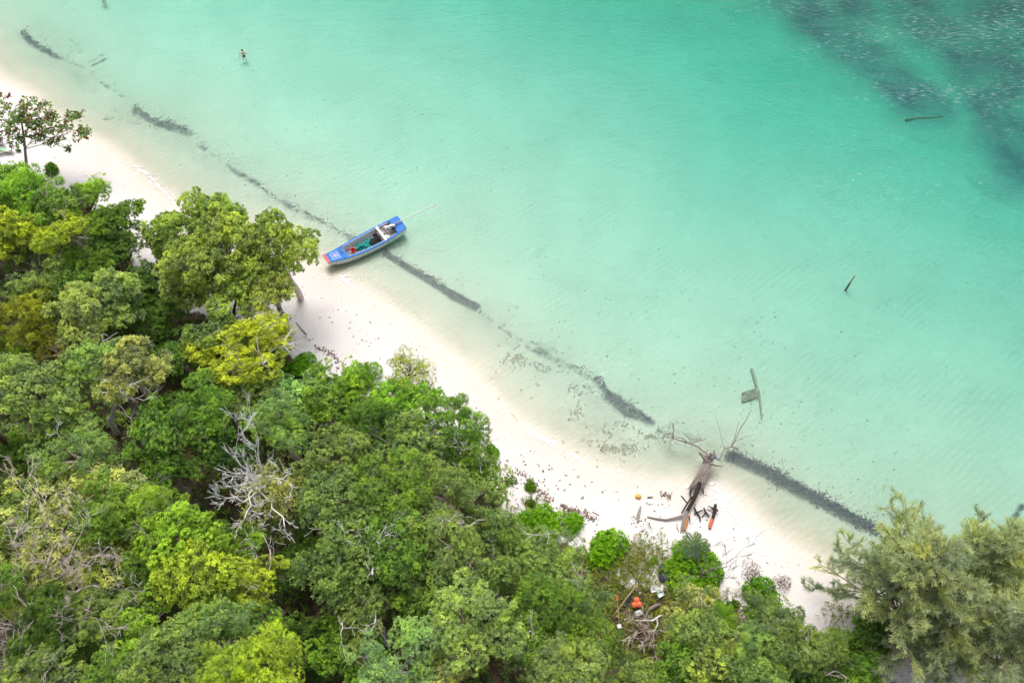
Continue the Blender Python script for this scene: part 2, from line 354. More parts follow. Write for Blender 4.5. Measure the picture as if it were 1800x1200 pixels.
WEED_SEGS = [(38, 55, 60, 75, .45, .95), (60, 75, 92, 92, .4, .85), (95, 95, 160, 118, .28, .68), (158, 109, 182, 95, .22, .9), (175, 205, 240, 212, .25, .62), (235, 188, 275, 212, .45, .9), (275, 212, 330, 228, .5, 1), (160, 125, 240, 190, .35, .52), (330, 235, 415, 298, .35, .62), (415, 298, 440, 312, .38, .8), (440, 312, 520, 365, .38, .72), (520, 365, 565, 388, .45, .8), (565, 388, 610, 412, .4, .74), (610, 412, 640, 425, .4, .68),
     (676, 440, 730, 475, .34, 1.2), (730, 475, 795, 515, .32, 1.2), (795, 515, 835, 535, .45, 1.2), (835, 540, 930, 602, .28, .62), (930, 602, 1000, 640, .5, .74), (1000, 640, 1050, 665, .3, .68), (1048, 662, 1070, 690, .4, .95), (1070, 690, 1110, 722, .5, 1.3), (1110, 722, 1145, 738, .36, 1.1), (1145, 738, 1230, 770, .35, .62), (1285, 799, 1345, 825, .55, 1.4), (1345, 825, 1440, 875, .6, 1.4), (1440, 875, 1520, 920, .48, 1.4), (1520, 920, 1545, 932, .3, 1.2), (1803, 885, 1772, 935, .3, .9)]
wn_ = .5 + .7 * ns(XX, YY, 2.6, 31) + .5 * ns(XX, YY, 6.1, 32) + .35 * ns(XX, YY, 1.0, 35); weed = np.zeros(XX.shape)
for w_ in WEED_SEGS: weed = np.maximum(weed, seg_field(XX, YY, [w_[:5]]) * np.clip(w_[5] - (1.15 - min(1, w_[5] - .25)) * (1 - np.clip(wn_, 0, 1)), 0, 1.2))
silt = seg_field(XX, YY, [(60, 60, 240, 200, 2.2), (240, 200, 420, 310, 2.4), (420, 310, 700, 450, 1.5), (835, 540, 1050, 680, 2.2), (1050, 690, 1240, 780, 2.2), (990, 740, 1160, 780, 2.0), (1290, 810, 1540, 945, 1.8)]) * np.clip(.5 + .7 * ns(XX, YY, .7, 33) + .4 * ns(XX, YY, 2.2, 34), 0, 1)
dry = np.clip(-ds / 6 - .35 + .15 * ns(XX, YY, .5, 12), 0, 1) * (ds < 0)
V = np.stack([XX, YY, ZZ], -1).reshape(-1, 3); ny, nx = XX.shape
ii = (np.arange(ny - 1)[:, None] * nx + np.arange(nx - 1)[None, :]).ravel(); F = np.stack([ii, ii + 1, ii + 1 + nx, ii + nx], 1)
gm = bpy.data.materials.new('ground'); gm.use_nodes = True
me = np_mesh('ground', V, F, gm)
for nm, arr in (('forest', forest), ('seagrass', grass), ('dry', dry), ('weed', weed), ('silt', silt)):
    a = me.attributes.new(nm, 'FLOAT', 'POINT'); a.data.foreach_set('value', arr.astype(np.float32).ravel())
me.polygons.foreach_set('use_smooth', np.ones(len(me.polygons), bool))
ground = tag(link('ground', me), kind='structure')
nt = gm.node_tree; N = nt.nodes; Lk = nt.links; b = N['Principled BSDF']; b.inputs['Roughness'].default_value = .95; b.inputs['Specular IOR Level'].default_value = .1
def nd(t, **kw):
    n = N.new(t)
    for k, v in kw.items(): setattr(n, k, v)
    return n
def attr(nm):
    a = nd('ShaderNodeAttribute'); a.attribute_name = nm; return a.outputs['Fac']
def mixc(f, a, bb):
    x = nd('ShaderNodeMix', data_type='RGBA')
    for s_, v in ((0, f), (6, a), (7, bb)):
        if isinstance(v, tuple): x.inputs[s_].default_value = (*v, 1)
        elif isinstance(v, (int, float)): x.inputs[s_].default_value = v
        else: Lk.new(v, x.inputs[s_])
    return x.outputs[2]
def rng(v, a, bb, c=0., d=1.):
    x = nd('ShaderNodeMapRange'); x.inputs[1].default_value = a; x.inputs[2].default_value = bb; x.inputs[3].default_value = c; x.inputs[4].default_value = d; Lk.new(v, x.inputs[0]); return x.outputs[0]
def mth(op, a, bb=None):
    x = nd('ShaderNodeMath', operation=op)
    for s_, v in ((0, a), (1, bb)):
        if v is None: continue
        if isinstance(v, (int, float)): x.inputs[s_].default_value = v
        else: Lk.new(v, x.inputs[s_])
    return x.outputs[0]
geo = nd('ShaderNodeNewGeometry'); pos = geo.outputs['Position']
def noise(sc, det=5, vec=None, rough=.55):
    x = nd('ShaderNodeTexNoise'); x.inputs['Scale'].default_value = sc; x.inputs['Detail'].default_value = det; x.inputs['Roughness'].default_value = rough; Lk.new(vec or pos, x.inputs['Vector']); return x.outputs[0]
sep = nd('ShaderNodeSeparateXYZ'); Lk.new(pos, sep.inputs[0]); pz = sep.outputs[2]
sand = mixc(rng(noise(.35, 4), .35, .65), (.655, .60, .575), (.69, .64, .62))
sand = mixc(mth('MULTIPLY', attr('dry'), .8), sand, (.72, .685, .69))
sand = mixc(rng(noise(9, 6), .5, .8, 0, .35), sand, (.52, .45, .40)); sand = mixc(rng(noise(1.1, 6, rough=.7), .55, .75, 0, .5), sand, (.60, .54, .50))
wet = mth('MULTIPLY', rng(pz, .02, .17, 1, 0), 1)
sand = mixc(mth('MULTIPLY', wet, .6), sand, (.64, .575, .49))
seab = mixc(rng(noise(.12, 5), .35, .68), (.61, .595, .495), (.545, .54, .45)); seab = mixc(rng(pz, -.9, -.35), seab, mixc(rng(noise(.3, 5), .35, .68), (.56, .50, .40), (.50, .455, .36)))
rip = nd('ShaderNodeTexWave'); rip.inputs['Scale'].default_value = .55; rip.inputs['Distortion'].default_value = 6; rip.inputs['Detail'].default_value = 3; rip.inputs['Detail Scale'].default_value = .4
mp = nd('ShaderNodeMapping'); mp.inputs['Rotation'].default_value = (0, 0, R(52)); Lk.new(pos, mp.inputs[0]); Lk.new(mp.outputs[0], rip.inputs[0])
seab = mixc(mth('MULTIPLY', rip.outputs['Fac'], mth('MULTIPLY', rng(noise(.25, 3), .4, .6), .22)), seab, (.42, .41, .33))  # water ripple and caustic banding painted into the seabed colour
seab = mixc(rng(noise(.55, 7, rough=.7), .56, .72, 0, .35), seab, (.40, .41, .33))
col = mixc(rng(pz, -.16, .01), seab, sand)
col = mixc(mth('MULTIPLY', attr('silt'), rng(noise(1.6, 6, rough=.7), .35, .65, .25, .6)), col, (.30, .30, .22))
col = mixc(rng(mth('MULTIPLY', attr('weed'), rng(noise(2.6, 6, rough=.75), .3, .62, .35, 1.15)), .12, .62, 0, .93), col, (.12, .125, .12))
gs = mth('MULTIPLY', attr('seagrass'), rng(noise(.22, 4), .30, .65, .45, .95))
seab2 = None; col = mixc(gs, col, (.13, .17, .21))
lit = mixc(rng(noise(1.3, 6, rough=.7), .4, .62), (.055, .042, .028), (.15, .105, .07))
lit = mixc(rng(noise(.6, 5), .52, .62), lit, (.06, .075, .025))
fm = rng(mth('ADD', attr('forest'), mth('MULTIPLY', mth('SUBTRACT', noise(1.6, 6, rough=.7), .5), 1.1)), .42, .62)
col = mixc(fm, col, lit)
Lk.new(col, b.inputs['Base Color'])
rip = nd('ShaderNodeTexWave'); rip.inputs['Scale'].default_value = .55; rip.inputs['Distortion'].default_value = 6; rip.inputs['Detail'].default_value = 3; rip.inputs['Detail Scale'].default_value = .4
mp = nd('ShaderNodeMapping'); mp.inputs['Rotation'].default_value = (0, 0, R(52)); Lk.new(pos, mp.inputs[0]); Lk.new(mp.outputs[0], rip.inputs[0])
hgt = mth('ADD', mth('MULTIPLY', rip.outputs['Fac'], mth('MULTIPLY', rng(pz, -1.2, -.05, .0, .05), rng(pz, .02, .15, 1, 0))), mth('MULTIPLY', noise(3.5, 6), .08))
bp = nd('ShaderNodeBump'); bp.inputs['Strength'].default_value = .5; bp.inputs['Distance'].default_value = .6; Lk.new(hgt, bp.inputs['Height']); Lk.new(bp.outputs[0], b.inputs['Normal'])
# ------------------------------------------------------------------ water body (closed box: rippled surface, absorbing volume)
wm = bpy.data.materials.new('sea_water'); wm.use_nodes = True; nt = wm.node_tree; N = nt.nodes; Lk = nt.links; N.clear()
out = nd('ShaderNodeOutputMaterial'); va = nd('ShaderNodeVolumeAbsorption'); va.inputs['Color'].default_value = (0, .90, .835, 1); va.inputs['Density'].default_value = .33; Lk.new(va.outputs[0], out.inputs['Volume'])
geo = nd('ShaderNodeNewGeometry'); pos = geo.outputs['Position']
mp = nd('ShaderNodeMapping'); mp.inputs['Rotation'].default_value = (0, 0, R(-12)); mp.inputs['Scale'].default_value = (.55, 1.5, 1); Lk.new(pos, mp.inputs[0])
mp2 = nd('ShaderNodeMapping'); mp2.inputs['Rotation'].default_value = (0, 0, R(62)); mp2.inputs['Scale'].default_value = (.10, .5, 1); Lk.new(pos, mp2.inputs[0])
mp3 = nd('ShaderNodeMapping'); mp3.inputs['Rotation'].default_value = (0, 0, R(-30)); mp3.inputs['Scale'].default_value = (.8, 1.9, 1); Lk.new(pos, mp3.inputs[0])
# wind exposure grows offshore and to the east
sp = nd('ShaderNodeSeparateXYZ'); Lk.new(pos, sp.inputs[0])
off = mth('ADD', mth('MULTIPLY', sp.outputs[0], .62), mth('MULTIPLY', sp.outputs[1], .78))
wind = rng(off, 42, 92)
w1 = noise(1.2, 6, mp.outputs[0], .6); w2 = noise(1.0, 5, mp2.outputs[0]); w3 = noise(2.2, 4, mp3.outputs[0])
hh = mth('ADD', mth('MULTIPLY', w1, .5), mth('ADD', mth('MULTIPLY', w2, .35), mth('MULTIPLY', w3, .25)))
hh = mth('MULTIPLY', hh, rng(off, 20, 95, .12, 1.1))
bp = nd('ShaderNodeBump'); bp.inputs['Strength'].default_value = 1.0; bp.inputs['Distance'].default_value = .8; Lk.new(hh, bp.inputs['Height'])
fr = nd('ShaderNodeFresnel'); fr.inputs['IOR'].default_value = 1.33; Lk.new(bp.outputs[0], fr.inputs['Normal'])
gl = nd('ShaderNodeBsdfGlossy'); gl.inputs['Roughness'].default_value = .12; Lk.new(bp.outputs[0], gl.inputs['Normal'])
tp = nd('ShaderNodeBsdfTransparent'); m1 = nd('ShaderNodeMixShader'); Lk.new(fr.outputs[0], m1.inputs[0]); Lk.new(tp.outputs[0], m1.inputs[1]); Lk.new(gl.outputs[0], m1.inputs[2])
# small crest flecks: foam and sky glints, both painted as pale diffuse colour
mp4 = nd('ShaderNodeMapping'); mp4.inputs['Rotation'].default_value = (0, 0, R(-14)); mp4.inputs['Scale'].default_value = (1.2, 4.6, 1); Lk.new(pos, mp4.inputs[0])
f1 = noise(1.15, 4, mp4.outputs[0], .55); f2 = noise(.16, 3, mp2.outputs[0]); f3 = noise(.5, 3, mp2.outputs[0])
thr = mth('ADD', f1, mth('ADD', mth('MULTIPLY', mth('SUBTRACT', f3, .5), .32), rng(off, 22, 95, -.07, .10)))
foam = rng(thr, .645, .82, 0, .26)  # fleck mask, covers the painted glints as well as foam
df = nd('ShaderNodeBsdfDiffuse'); df.inputs['Color'].default_value = (.62, .80, .78, 1)
m2 = nd('ShaderNodeMixShader'); Lk.new(foam, m2.inputs[0]); Lk.new(m1.outputs[0], m2.inputs[1]); Lk.new(df.outputs[0], m2.inputs[2]); Lk.new(m2.outputs[0], out.inputs['Surface'])
wb = MB().box((0, 0, -12), (1300, 1300, 24)).build('sea', wm); tag(wb, kind='structure')
# ------------------------------------------------------------------ seaweed and drift lines (uncountable bits)
def bits(name, m, C, size, flat, seed, label=None, cat=None, sides=5, elong=1.0, ang=None, tilt=.35):
    rs = np.random.RandomState(seed); n = len(C); a0 = rs.uniform(0, 6.28, n) if ang is None else ang + rs.normal(0, .35, n)
    nrm = unit(np.stack([rs.normal(0, tilt, n), rs.normal(0, tilt, n), np.ones(n)], 1))
    u = unit(np.stack([np.cos(a0), np.sin(a0), np.zeros(n)], 1)); u = unit(u - nrm * (u * nrm).sum(1, keepdims=True)); w = np.cross(nrm, u)
    sz = size * rs.uniform(.5, 1.4, n); vs = []
    for k in range(sides):
        t = k / sides * 2 * PI; r = sz * rs.uniform(.6, 1.2, n); vs.append(C + u * (np.cos(t) * r * elong)[:, None] + w * (np.sin(t) * r)[:, None])
    top = C + nrm * (sz * flat)[:, None]
    V = np.concatenate([np.stack(vs, 1), top[:, None]], 1).reshape(-1, 3); i = np.arange(n)[:, None] * (sides + 1)
    F = np.concatenate([i + np.array([[k, (k + 1) % sides, sides]]) for k in range(sides)], 1).reshape(-1, 3)
    o = link(name, np_mesh(name, V, F, m, np.repeat(rs.rand(n), sides + 1)))
    return tag(o, label, cat, kind='stuff')
def along(pl, n, wpx, seed, edge=1.0, patch=.0):
    rs = np.random.RandomState(seed); pl = np.array(pl, float); sl_ = np.linalg.norm(np.diff(pl, axis=0), axis=1); cum = np.concatenate([[0], np.cumsum(sl_)])
    t = rs.uniform(0, cum[-1], n); k = np.clip(np.searchsorted(cum, t) - 1, 0, len(sl_) - 1); f = (t - cum[k]) / sl_[k]; q = pl[k] + (pl[k + 1] - pl[k]) * f[:, None]
    nrm = np.stack([-(pl[k + 1] - pl[k])[:, 1], (pl[k + 1] - pl[k])[:, 0]], 1) / sl_[k][:, None]
    wm_ = wpx * (1 + .55 * np.sin(t / 9.0 + seed) * np.sin(t / 23.0 + 2 * seed)); q = q + nrm * (rs.normal(0, 1, n) * wm_ * np.where(rs.rand(n) < .2, 2.2, .85))[:, None]
    if patch:
        keep = (ns(q[:, 0], q[:, 1], .11, seed) + .6 * ns(q[:, 0], q[:, 1], .35, seed + 1)) > (patch - .5); q = q[keep]
    z = np.zeros(len(q)); x = y = None
    for _ in range(4):
        X = (q[:, 0] - 900) / 900 * TH; Y = (600 - q[:, 1]) / 900 * TH; dy = Y * math.sin(PITCH) + math.cos(PITCH); dz = Y * math.cos(PITCH) - math.sin(PITCH)
        tt = (z - CAM_H) / dz; x = X * tt; y = dy * tt; z = H(x, y)
    return np.stack([x, y, z + .02], 1)
M['weed'] = mat('weed', (.13, .13, .135), .9, .1, .4, 5)
M['weed_brown'] = mat('weed_brown', (.36, .34, .25), .9, .1, .4, 5)
bands = [([(38, 55), (60, 75), (92, 92)], 420, 4.5, .0, 'dense'), ([(95, 95), (130, 112), (160, 120)], 160, 5, .3, 'thin'), ([(156, 110), (168, 104), (182, 95)], 60, 1.5, .1, 'small'), ([(122, 68), (145, 90)], 50, 3, .3, 'small'),
         ([(235, 186), (262, 206), (290, 214), (330, 228)], 650, 5.5, .1, 'dense'), ([(175, 205), (235, 210), (300, 240)], 200, 6, .45, 'thin'), ([(160, 125), (205, 165), (240, 190)], 150, 9, .4, 'thin'), ([(330, 235), (370, 262), (415, 298)], 240, 9, .4, 'thin'),
         ([(415, 298), (440, 312), (480, 345), (520, 365), (565, 388), (610, 412), (645, 425)], 1100, 4.5, .25, 'middling'), ([(676, 440), (690, 455), (730, 475), (765, 492), (795, 515), (835, 535)], 1500, 3.4, .0, 'dense'),
         ([(835, 540), (870, 570), (890, 585), (930, 602)], 200, 6, .3, 'thin'), ([(930, 602), (965, 615), (1000, 640), (1050, 665)], 520, 8, .35, 'thin'),
         ([(1048, 662), (1070, 690), (1105, 715), (1145, 738)], 1200, 4.6, .0, 'dense'), ([(1145, 738), (1190, 742), (1235, 775)], 180, 8, .4, 'thin'),
         ([(1282, 798), (1310, 808), (1345, 825), (1385, 847), (1440, 875), (1490, 902), (1545, 932)], 4200, 5.6, .0, 'broad'), ([(1803, 885), (1782, 905), (1772, 935)], 160, 3, .1, 'small')]
for i, (pl, n, w, pt_, word) in enumerate(bands):
    c0 = pl[len(pl) // 2]
    lb = {0: 'dark weed streak underwater near the top left corner', 1: 'thin scattered weed trailing below the top left streak', 2: 'small dark weed sliver slanting up near the top left streak',
          3: 'two little weed tufts above the top left streak', 4: 'dark rippled weed patch underwater right of the red-leaved beach tree', 5: 'faint brown weed wisps by the sand, right of the red-leaved tree',
          6: 'faint weed haze between the two upper left patches', 7: 'faint weed scatter leading down towards the boat line', 8: 'long dotted dark weed line running down to the blue boat',
          9: 'crisp dark weed line starting right under the boat stern', 10: 'thin weed specks following the line past the boat', 11: 'mottled weed clusters half way to the driftwood tree',
          12: 'thick black weed strip above left of the driftwood tree', 13: 'sparse striped weed just above the driftwood branches', 14: 'broadest black weed band right of the driftwood tree', 15: 'dark weed tuft at the right edge of the photo'}[i]
    bits('seaweed_band', M['weed'], along(pl, int(n * (.8 if word == 'broad' else .6)), w * .8, 200 + i, patch=pt_), (.052 if word in ('dense', 'broad') else .042), .1, 300 + i, lb, 'seaweed', elong=1.5, ang=R(60))
br = np.concatenate([along([(1000, 735), (1060, 760), (1120, 790)], 700, 22, 401, patch=.75), along([(1030, 785), (1100, 790), (1160, 760)], 420, 5, 402, patch=.5), along([(860, 600), (960, 660), (1040, 700)], 700, 16, 403, patch=.75), along([(1155, 755), (1175, 768)], 60, 4, 404)])
bits('seaweed_specks', M['weed_brown'], br, .09, .2, 405, 'brown weed scraps over the rippled shallows left of the driftwood tree', 'seaweed', elong=1.6, ang=R(60))
sc_ = along([(350, 150), (700, 350), (1000, 500), (1300, 700), (1600, 850)], 900, 130, 406); sc_ = sc_[(sc_[:, 2] < -.3)]
bits('seabed_specks', M['weed_brown'], sc_, .07, .3, 407, 'tiny dark specks dotted over the pale seabed', 'seaweed')
M['foam'] = mat('foam', (.74, .745, .75), .6, .3, .05, 4)
fo = np.concatenate([along([(1240, 850), (1262, 868), (1290, 900), (1310, 925), (1330, 955)], 1300, 5, 411, patch=.35), along([(1205, 853), (1215, 856)], 60, 2, 412), along([(925, 752), (950, 768), (978, 782)], 260, 3, 413, patch=.3), along([(998, 798), (1015, 803), (1030, 825)], 90, 2, 414),
                     along([(596, 485), (615, 500)], 160, 1.6, 415), along([(650, 530), (690, 562), (725, 592)], 200, 3, 416, patch=.55), along([(228, 287), (262, 310), (300, 350)], 300, 1.6, 417, patch=.45), along([(1330, 955), (1370, 1000), (1400, 1020)], 250, 7, 418, patch=.5)])
fo[:, 2] = np.maximum(fo[:, 2], 0) + .012
fo = fo[::2]; bits('wave_foam', M['foam'], fo, .075, .12, 419, 'lacy white foam left along the waterline', 'foam', elong=1.7, ang=R(-30), tilt=.06)
wr = np.concatenate([along([(60, 290), (250, 350), (560, 520), (760, 680), (950, 830), (1200, 900), (1400, 1010)], 130, 14, 430), along([(520, 600), (545, 606), (580, 620), (600, 640), (612, 655)], 230, 4, 421, patch=.3), along([(870, 820), (920, 835), (950, 865), (980, 895), (1010, 905), (1050, 925)], 420, 5, 422, patch=.35), along([(880, 840), (940, 870), (990, 890)], 140, 10, 423, patch=.5),
                     along([(985, 888), (1030, 905), (1045, 915)], 200, 3, 424), along([(1100, 905), (1140, 940), (1100, 960)], 80, 10, 425, patch=.5), along([(560, 560), (700, 620), (860, 760)], 40, 20, 426), along([(1180, 872), (1160, 868)], 60, 3, 427)])
M['wrack'] = mat('wrack', (.20, .13, .10), .95, .1, .5, 5)
bits('wrack_line', M['wrack'], wr, .042, .5, 428, 'brown twigs and leaf litter washed up along the top of the beach', 'beach debris', elong=3.0)
# ------------------------------------------------------------------ undergrowth filling the floor of the wood
def undergrowth():
    rs = np.random.RandomState(77); n = 13000
    x = rs.uniform(-72, 62, n); y = rs.uniform(2, 62, n); d = forest_d(x, y); k = (d > .6 + rs.rand(n) * 1.5)
    # leave the litter clearing and sand pockets open
    for (a, b_, r) in ((1120, 1065, 4.2), (1135, 1115, 3.4), (1590, 1180, 4.5), (355, 495, 1.6), (470, 575, 1.5), (1270, 1060, 1.5), (1510, 1130, 2.0)):
        q = G(a, b_); k &= ((x - q.x) ** 2 + (y - q.y) ** 2 > r * r * rs.uniform(.6, 1.3, n))
    x, y, d = x[k], y[k], d[k]; z = H(x, y); n = len(x); h = np.clip(rs.gamma(2.2, .55, n), .3, 2.6) * np.clip(d / 3, .35, 1)
    T = np.stack([x, y, z + h], 1); T = np.repeat(T, 3, 0) + rs.normal(0, .28, (n * 3, 3)); tone = np.clip(np.repeat(rs.rand(n), 3) * .7 + rs.normal(0, .1, n * 3), 0, 1)
    A = unit(rs.normal(0, .35, (n * 3, 3)) + np.array([0, 0, 1.]))
    V, F, t = rosettes(rs, T, A, tone, 7, .34, .16, spread=(.1, .8))
    return tag(link('undergrowth', np_mesh('undergrowth', V, F, M['under'], t)), 'dark leafy undergrowth filling the gaps beneath the wood', 'undergrowth', kind='stuff')
undergrowth()
def clearing_plants():
    rs = np.random.RandomState(78); C = []
    for (a, b_, r, n) in ((1120, 1050, 4.5, 420), (1090, 1020, 2.5, 120), (1170, 1120, 3.0, 130), (1260, 1100, 2.5, 60), (1300, 1080, 2, 30), (1150, 975, 2.5, 40), (1500, 1130, 3, 80), (930, 900, 1.6, 30)):
        q = G(a, b_); rr = r * np.sqrt(rs.rand(n)); th = rs.rand(n) * 6.28; C.append(np.stack([q.x + rr * np.cos(th), q.y + rr * np.sin(th)], 1))
    C = np.concatenate(C); keep = np.ones(len(C), bool)
    for (a, b_, r) in ((1119, 1060, .8), (1121, 1078, .5), (1088, 1102, .5), (1148, 1037, .5), (1160, 1044, .6)):
        q = G(a, b_); keep &= ((C[:, 0] - q.x) ** 2 + (C[:, 1] - q.y) ** 2 > r * r)
    C = C[keep]; z = H(C[:, 0], C[:, 1]) + rs.uniform(.05, .35, len(C))
    T = np.concatenate([C, z[:, None]], 1); A = unit(rs.normal(0, .3, T.shape) + np.array([0, 0, 1.]))
    T = np.repeat(T, 5, 0) + rs.normal(0, .35, (len(T) * 5, 3)) * np.array([1, 1, .25]); A = np.repeat(A, 5, 0)
    V, F, t = rosettes(rs, T, A, rs.rand(len(T)), 6, .15, .07, spread=(.1, 1.2))
    return tag(link('low_weeds', np_mesh('low_weeds', V, F, M['grassy'], t)), 'low olive weeds covering the littered clearing behind the beach', 'ground cover', kind='stuff')
clearing_plants()
# ------------------------------------------------------------------ the wood: every tree a thing
PAL = {'D': (0.157, 0.286, 0.074), 'M': (0.251, 0.404, 0.091), 'G': (0.361, 0.488, 0.2), 'L': (0.35, 0.539, 0.094), 'Y': (0.466, 0.561, 0.087), 'YY': (0.50, 0.60, 0.08), 'O': (0.435, 0.524, 0.164), 'OR': (0.46, 0.5, 0.08), 'B': (0.42, 0.617, 0.289), 'P': (0.519, 0.558, 0.251), 'S': (0.305, 0.418, 0.164)}
CW = {'D': 'dark green', 'M': 'mid-green', 'G': 'soft grey-green', 'L': 'bright green', 'Y': 'yellow-green', 'YY': 'yellow', 'O': 'light olive', 'OR': 'orange-tinged green', 'B': 'pale bluish green', 'P': 'pale green', 'S': 'dusky green'}
trees = [(50, 345, 66, 7, 'L', 'mid'), (8, 330, 40, 6.5, 'L', 'small'), (22, 408, 48, 7, 'Y', 'mid'), (92, 372, 55, 7.5, 'M', 'mid'), (148, 352, 48, 6.5, 'L', 'mid'), (192, 388, 42, 6, 'M', 'sparse'),
         (115, 408, 42, 9, 'Y', 'mid'), (60, 462, 50, 4.5, 'D', 'thin'), (192, 432, 44, 5, 'D', 'mid'), (75, 512, 52, 7, 'S', 'mid'), (150, 468, 55, 6, 'M', 'mid'), (112, 505, 40, 6.5, 'M', 'small'),
         (318, 412, 74, 9, 'O', 'sparse'), (382, 388, 48, 9.5, 'O', 'sparse'), (395, 452, 82, 10, 'O', 'sparse'), (488, 432, 66, 9.5, 'O', 'sparse'), (335, 482, 60, 8, 'O', 'sparse'), (478, 505, 48, 8, 'O', 'sparse'), (410, 505, 52, 8, 'O', 'sparse'),
         (262, 525, 60, 4.5, 'D', 'mid'), (40, 560, 62, 7.5, 'OR', 'big'), (138, 545, 55, 10, 'P', 'mid'), (192, 520, 50, 8.5, 'G', 'mid'), (95, 612, 44, 5, 'OR', 'thin'), (28, 618, 40, 5, 'M', 'mid'), (250, 580, 66, 5, 'D', 'big'),
         (170, 642, 60, 11.5, 'G', 'mid'), (228, 648, 50, 12, 'P', 'mid'), (60, 690, 66, 12, 'G', 'big'), (15, 655, 46, 11, 'G', 'mid'), (98, 718, 50, 11, 'G', 'mid'), (318, 628, 55, 5, 'D', 'mid'), (378, 602, 52, 7.5, 'S', 'mid'),
         (275, 742, 58, 10, 'M', 'mid'), (352, 722, 64, 10, 'M', 'big'), (145, 795, 72, 11, 'G', 'big'), (40, 800, 50, 5, 'M', 'mid'), (290, 820, 55, 8.5, 'M', 'big'), (390, 782, 44, 8, 'D', 'mid'), (490, 735, 58, 9.5, 'G', 'fine'),
         (512, 866, 48, 9.0, 'P', 'thin'), (435, 690, 58, 6, 'S', 'mid'), (520, 700, 50, 5.5, 'B', 'mid'), (572, 702, 52, 6.5, 'M', 'mid'), (622, 690, 52, 6.5, 'L', 'mid'), (655, 742, 50, 8, 'D', 'mid'), (715, 652, 50, 7.5, 'O', 'thin'),
         (700, 700, 56, 7.5, 'L', 'sparse'), (742, 690, 36, 6, 'O', 'thin'), (795, 752, 60, 9, 'M', 'fine'), (835, 800, 50, 8, 'M', 'mid'), (598, 812, 66, 11, 'S', 'big'), (722, 790, 62, 10, 'S', 'mid'), (590, 880, 66, 12, 'S', 'big'),
         (690, 868, 70, 12, 'M', 'big'), (790, 868, 68, 11, 'S', 'big'), (860, 852, 45, 7, 'S', 'mid'), (592, 990, 74, 13, 'S', 'big'), (690, 968, 66, 13, 'M', 'big'), (782, 968, 70, 12.5, 'S', 'big'), (868, 925, 55, 10, 'S', 'mid'), (862, 1010, 55, 10, 'S', 'mid'),
         (645, 1062, 62, 12, 'S', 'big'), (740, 1055, 60, 11, 'M', 'mid'), (822, 1090, 86, 14, 'G', 'big'), (945, 992, 84, 9, 'S', 'fine'), (1005, 1062, 66, 8.5, 'S', 'fine'), (945, 1090, 70, 10, 'M', 'fine'), (1028, 1148, 60, 9, 'M', 'fine'), (975, 1170, 70, 10.5, 'G', 'fine'),
         (690, 1180, 80, 13.5, 'B', 'big'), (770, 1195, 50, 12, 'P', 'mid'), (612, 1140, 56, 8.5, 'L', 'mid'), (30, 910, 60, 10, 'S', 'big'), (190, 905, 66, 12, 'M', 'mid'), (268, 900, 58, 12.5, 'L', 'mid'), (318, 955, 70, 12.5, 'L', 'big'), (345, 1022, 66, 13.5, 'Y', 'mid'),
         (435, 1030, 62, 11.5, 'Y', 'mid'), (405, 965, 52, 10, 'L', 'mid'), (240, 1010, 66, 10, 'M', 'mid'), (110, 1100, 80, 11, 'D', 'fine'), (190, 1080, 60, 10.5, 'S', 'fine'), (245, 1110, 50, 11, 'L', 'mid'), (300, 1150, 66, 14, 'G', 'big'), (385, 1110, 66, 13.5, 'G', 'big'), (455, 1120, 50, 11, 'M', 'mid'),
         (395, 1188, 64, 15, 'Y', 'fine'), (478, 1178, 62, 14.5, 'Y', 'fine'), (60, 1185, 66, 11, 'S', 'big'), (200, 1180, 56, 11, 'M', 'mid'), (530, 985, 50, 4.5, 'D', 'mid'), (555, 1120, 45, 4.5, 'D', 'mid'),
         (1222, 1066, 42, 5.5, 'P', 'mid'), (1196, 1098, 28, 4.0, 'O', 'small'), (1232, 1112, 56, 6, 'G', 'mid'), (1192, 1162, 44, 5, 'M', 'mid'), (1250, 1165, 52, 5.5, 'O', 'mid'), (1120, 1192, 42, 4.0, 'S', 'fine'),
         (1372, 1108, 68, 7, 'S', 'fine'), (1345, 1165, 66, 6.5, 'S', 'fine'), (1440, 1140, 42, 5, 'S', 'fine'), (1425, 1185, 45, 4.5, 'D', 'mid'), (1505, 1165, 42, 3.6, 'M', 'mid'), (1525, 1115, 40, 4, 'D', 'small'), (1468, 1120, 18, 3, 'M', 'small'), (1300, 1190, 40, 4.5, 'D', 'mid'), (1478, 1150, 34, 3, 'M', 'small'), (1548, 1128, 30, 2.6, 'D', 'small'), (1500, 1192, 36, 2.8, 'L', 'small'),
         (-60, 400, 60, 7, 'M', 'mid'), (-80, 560, 70, 9, 'D', 'big'), (-70, 720, 70, 11, 'M', 'big'), (-80, 880, 80, 12, 'S', 'big'), (-80, 1060, 80, 12, 'M', 'big')]
forms = {'big': 'broad-crowned tree', 'mid': 'bushy tree', 'small': 'small tree', 'sparse': 'open-crowned tree', 'fine': 'fine-leaved tree', 'thin': 'thin see-through tree'}
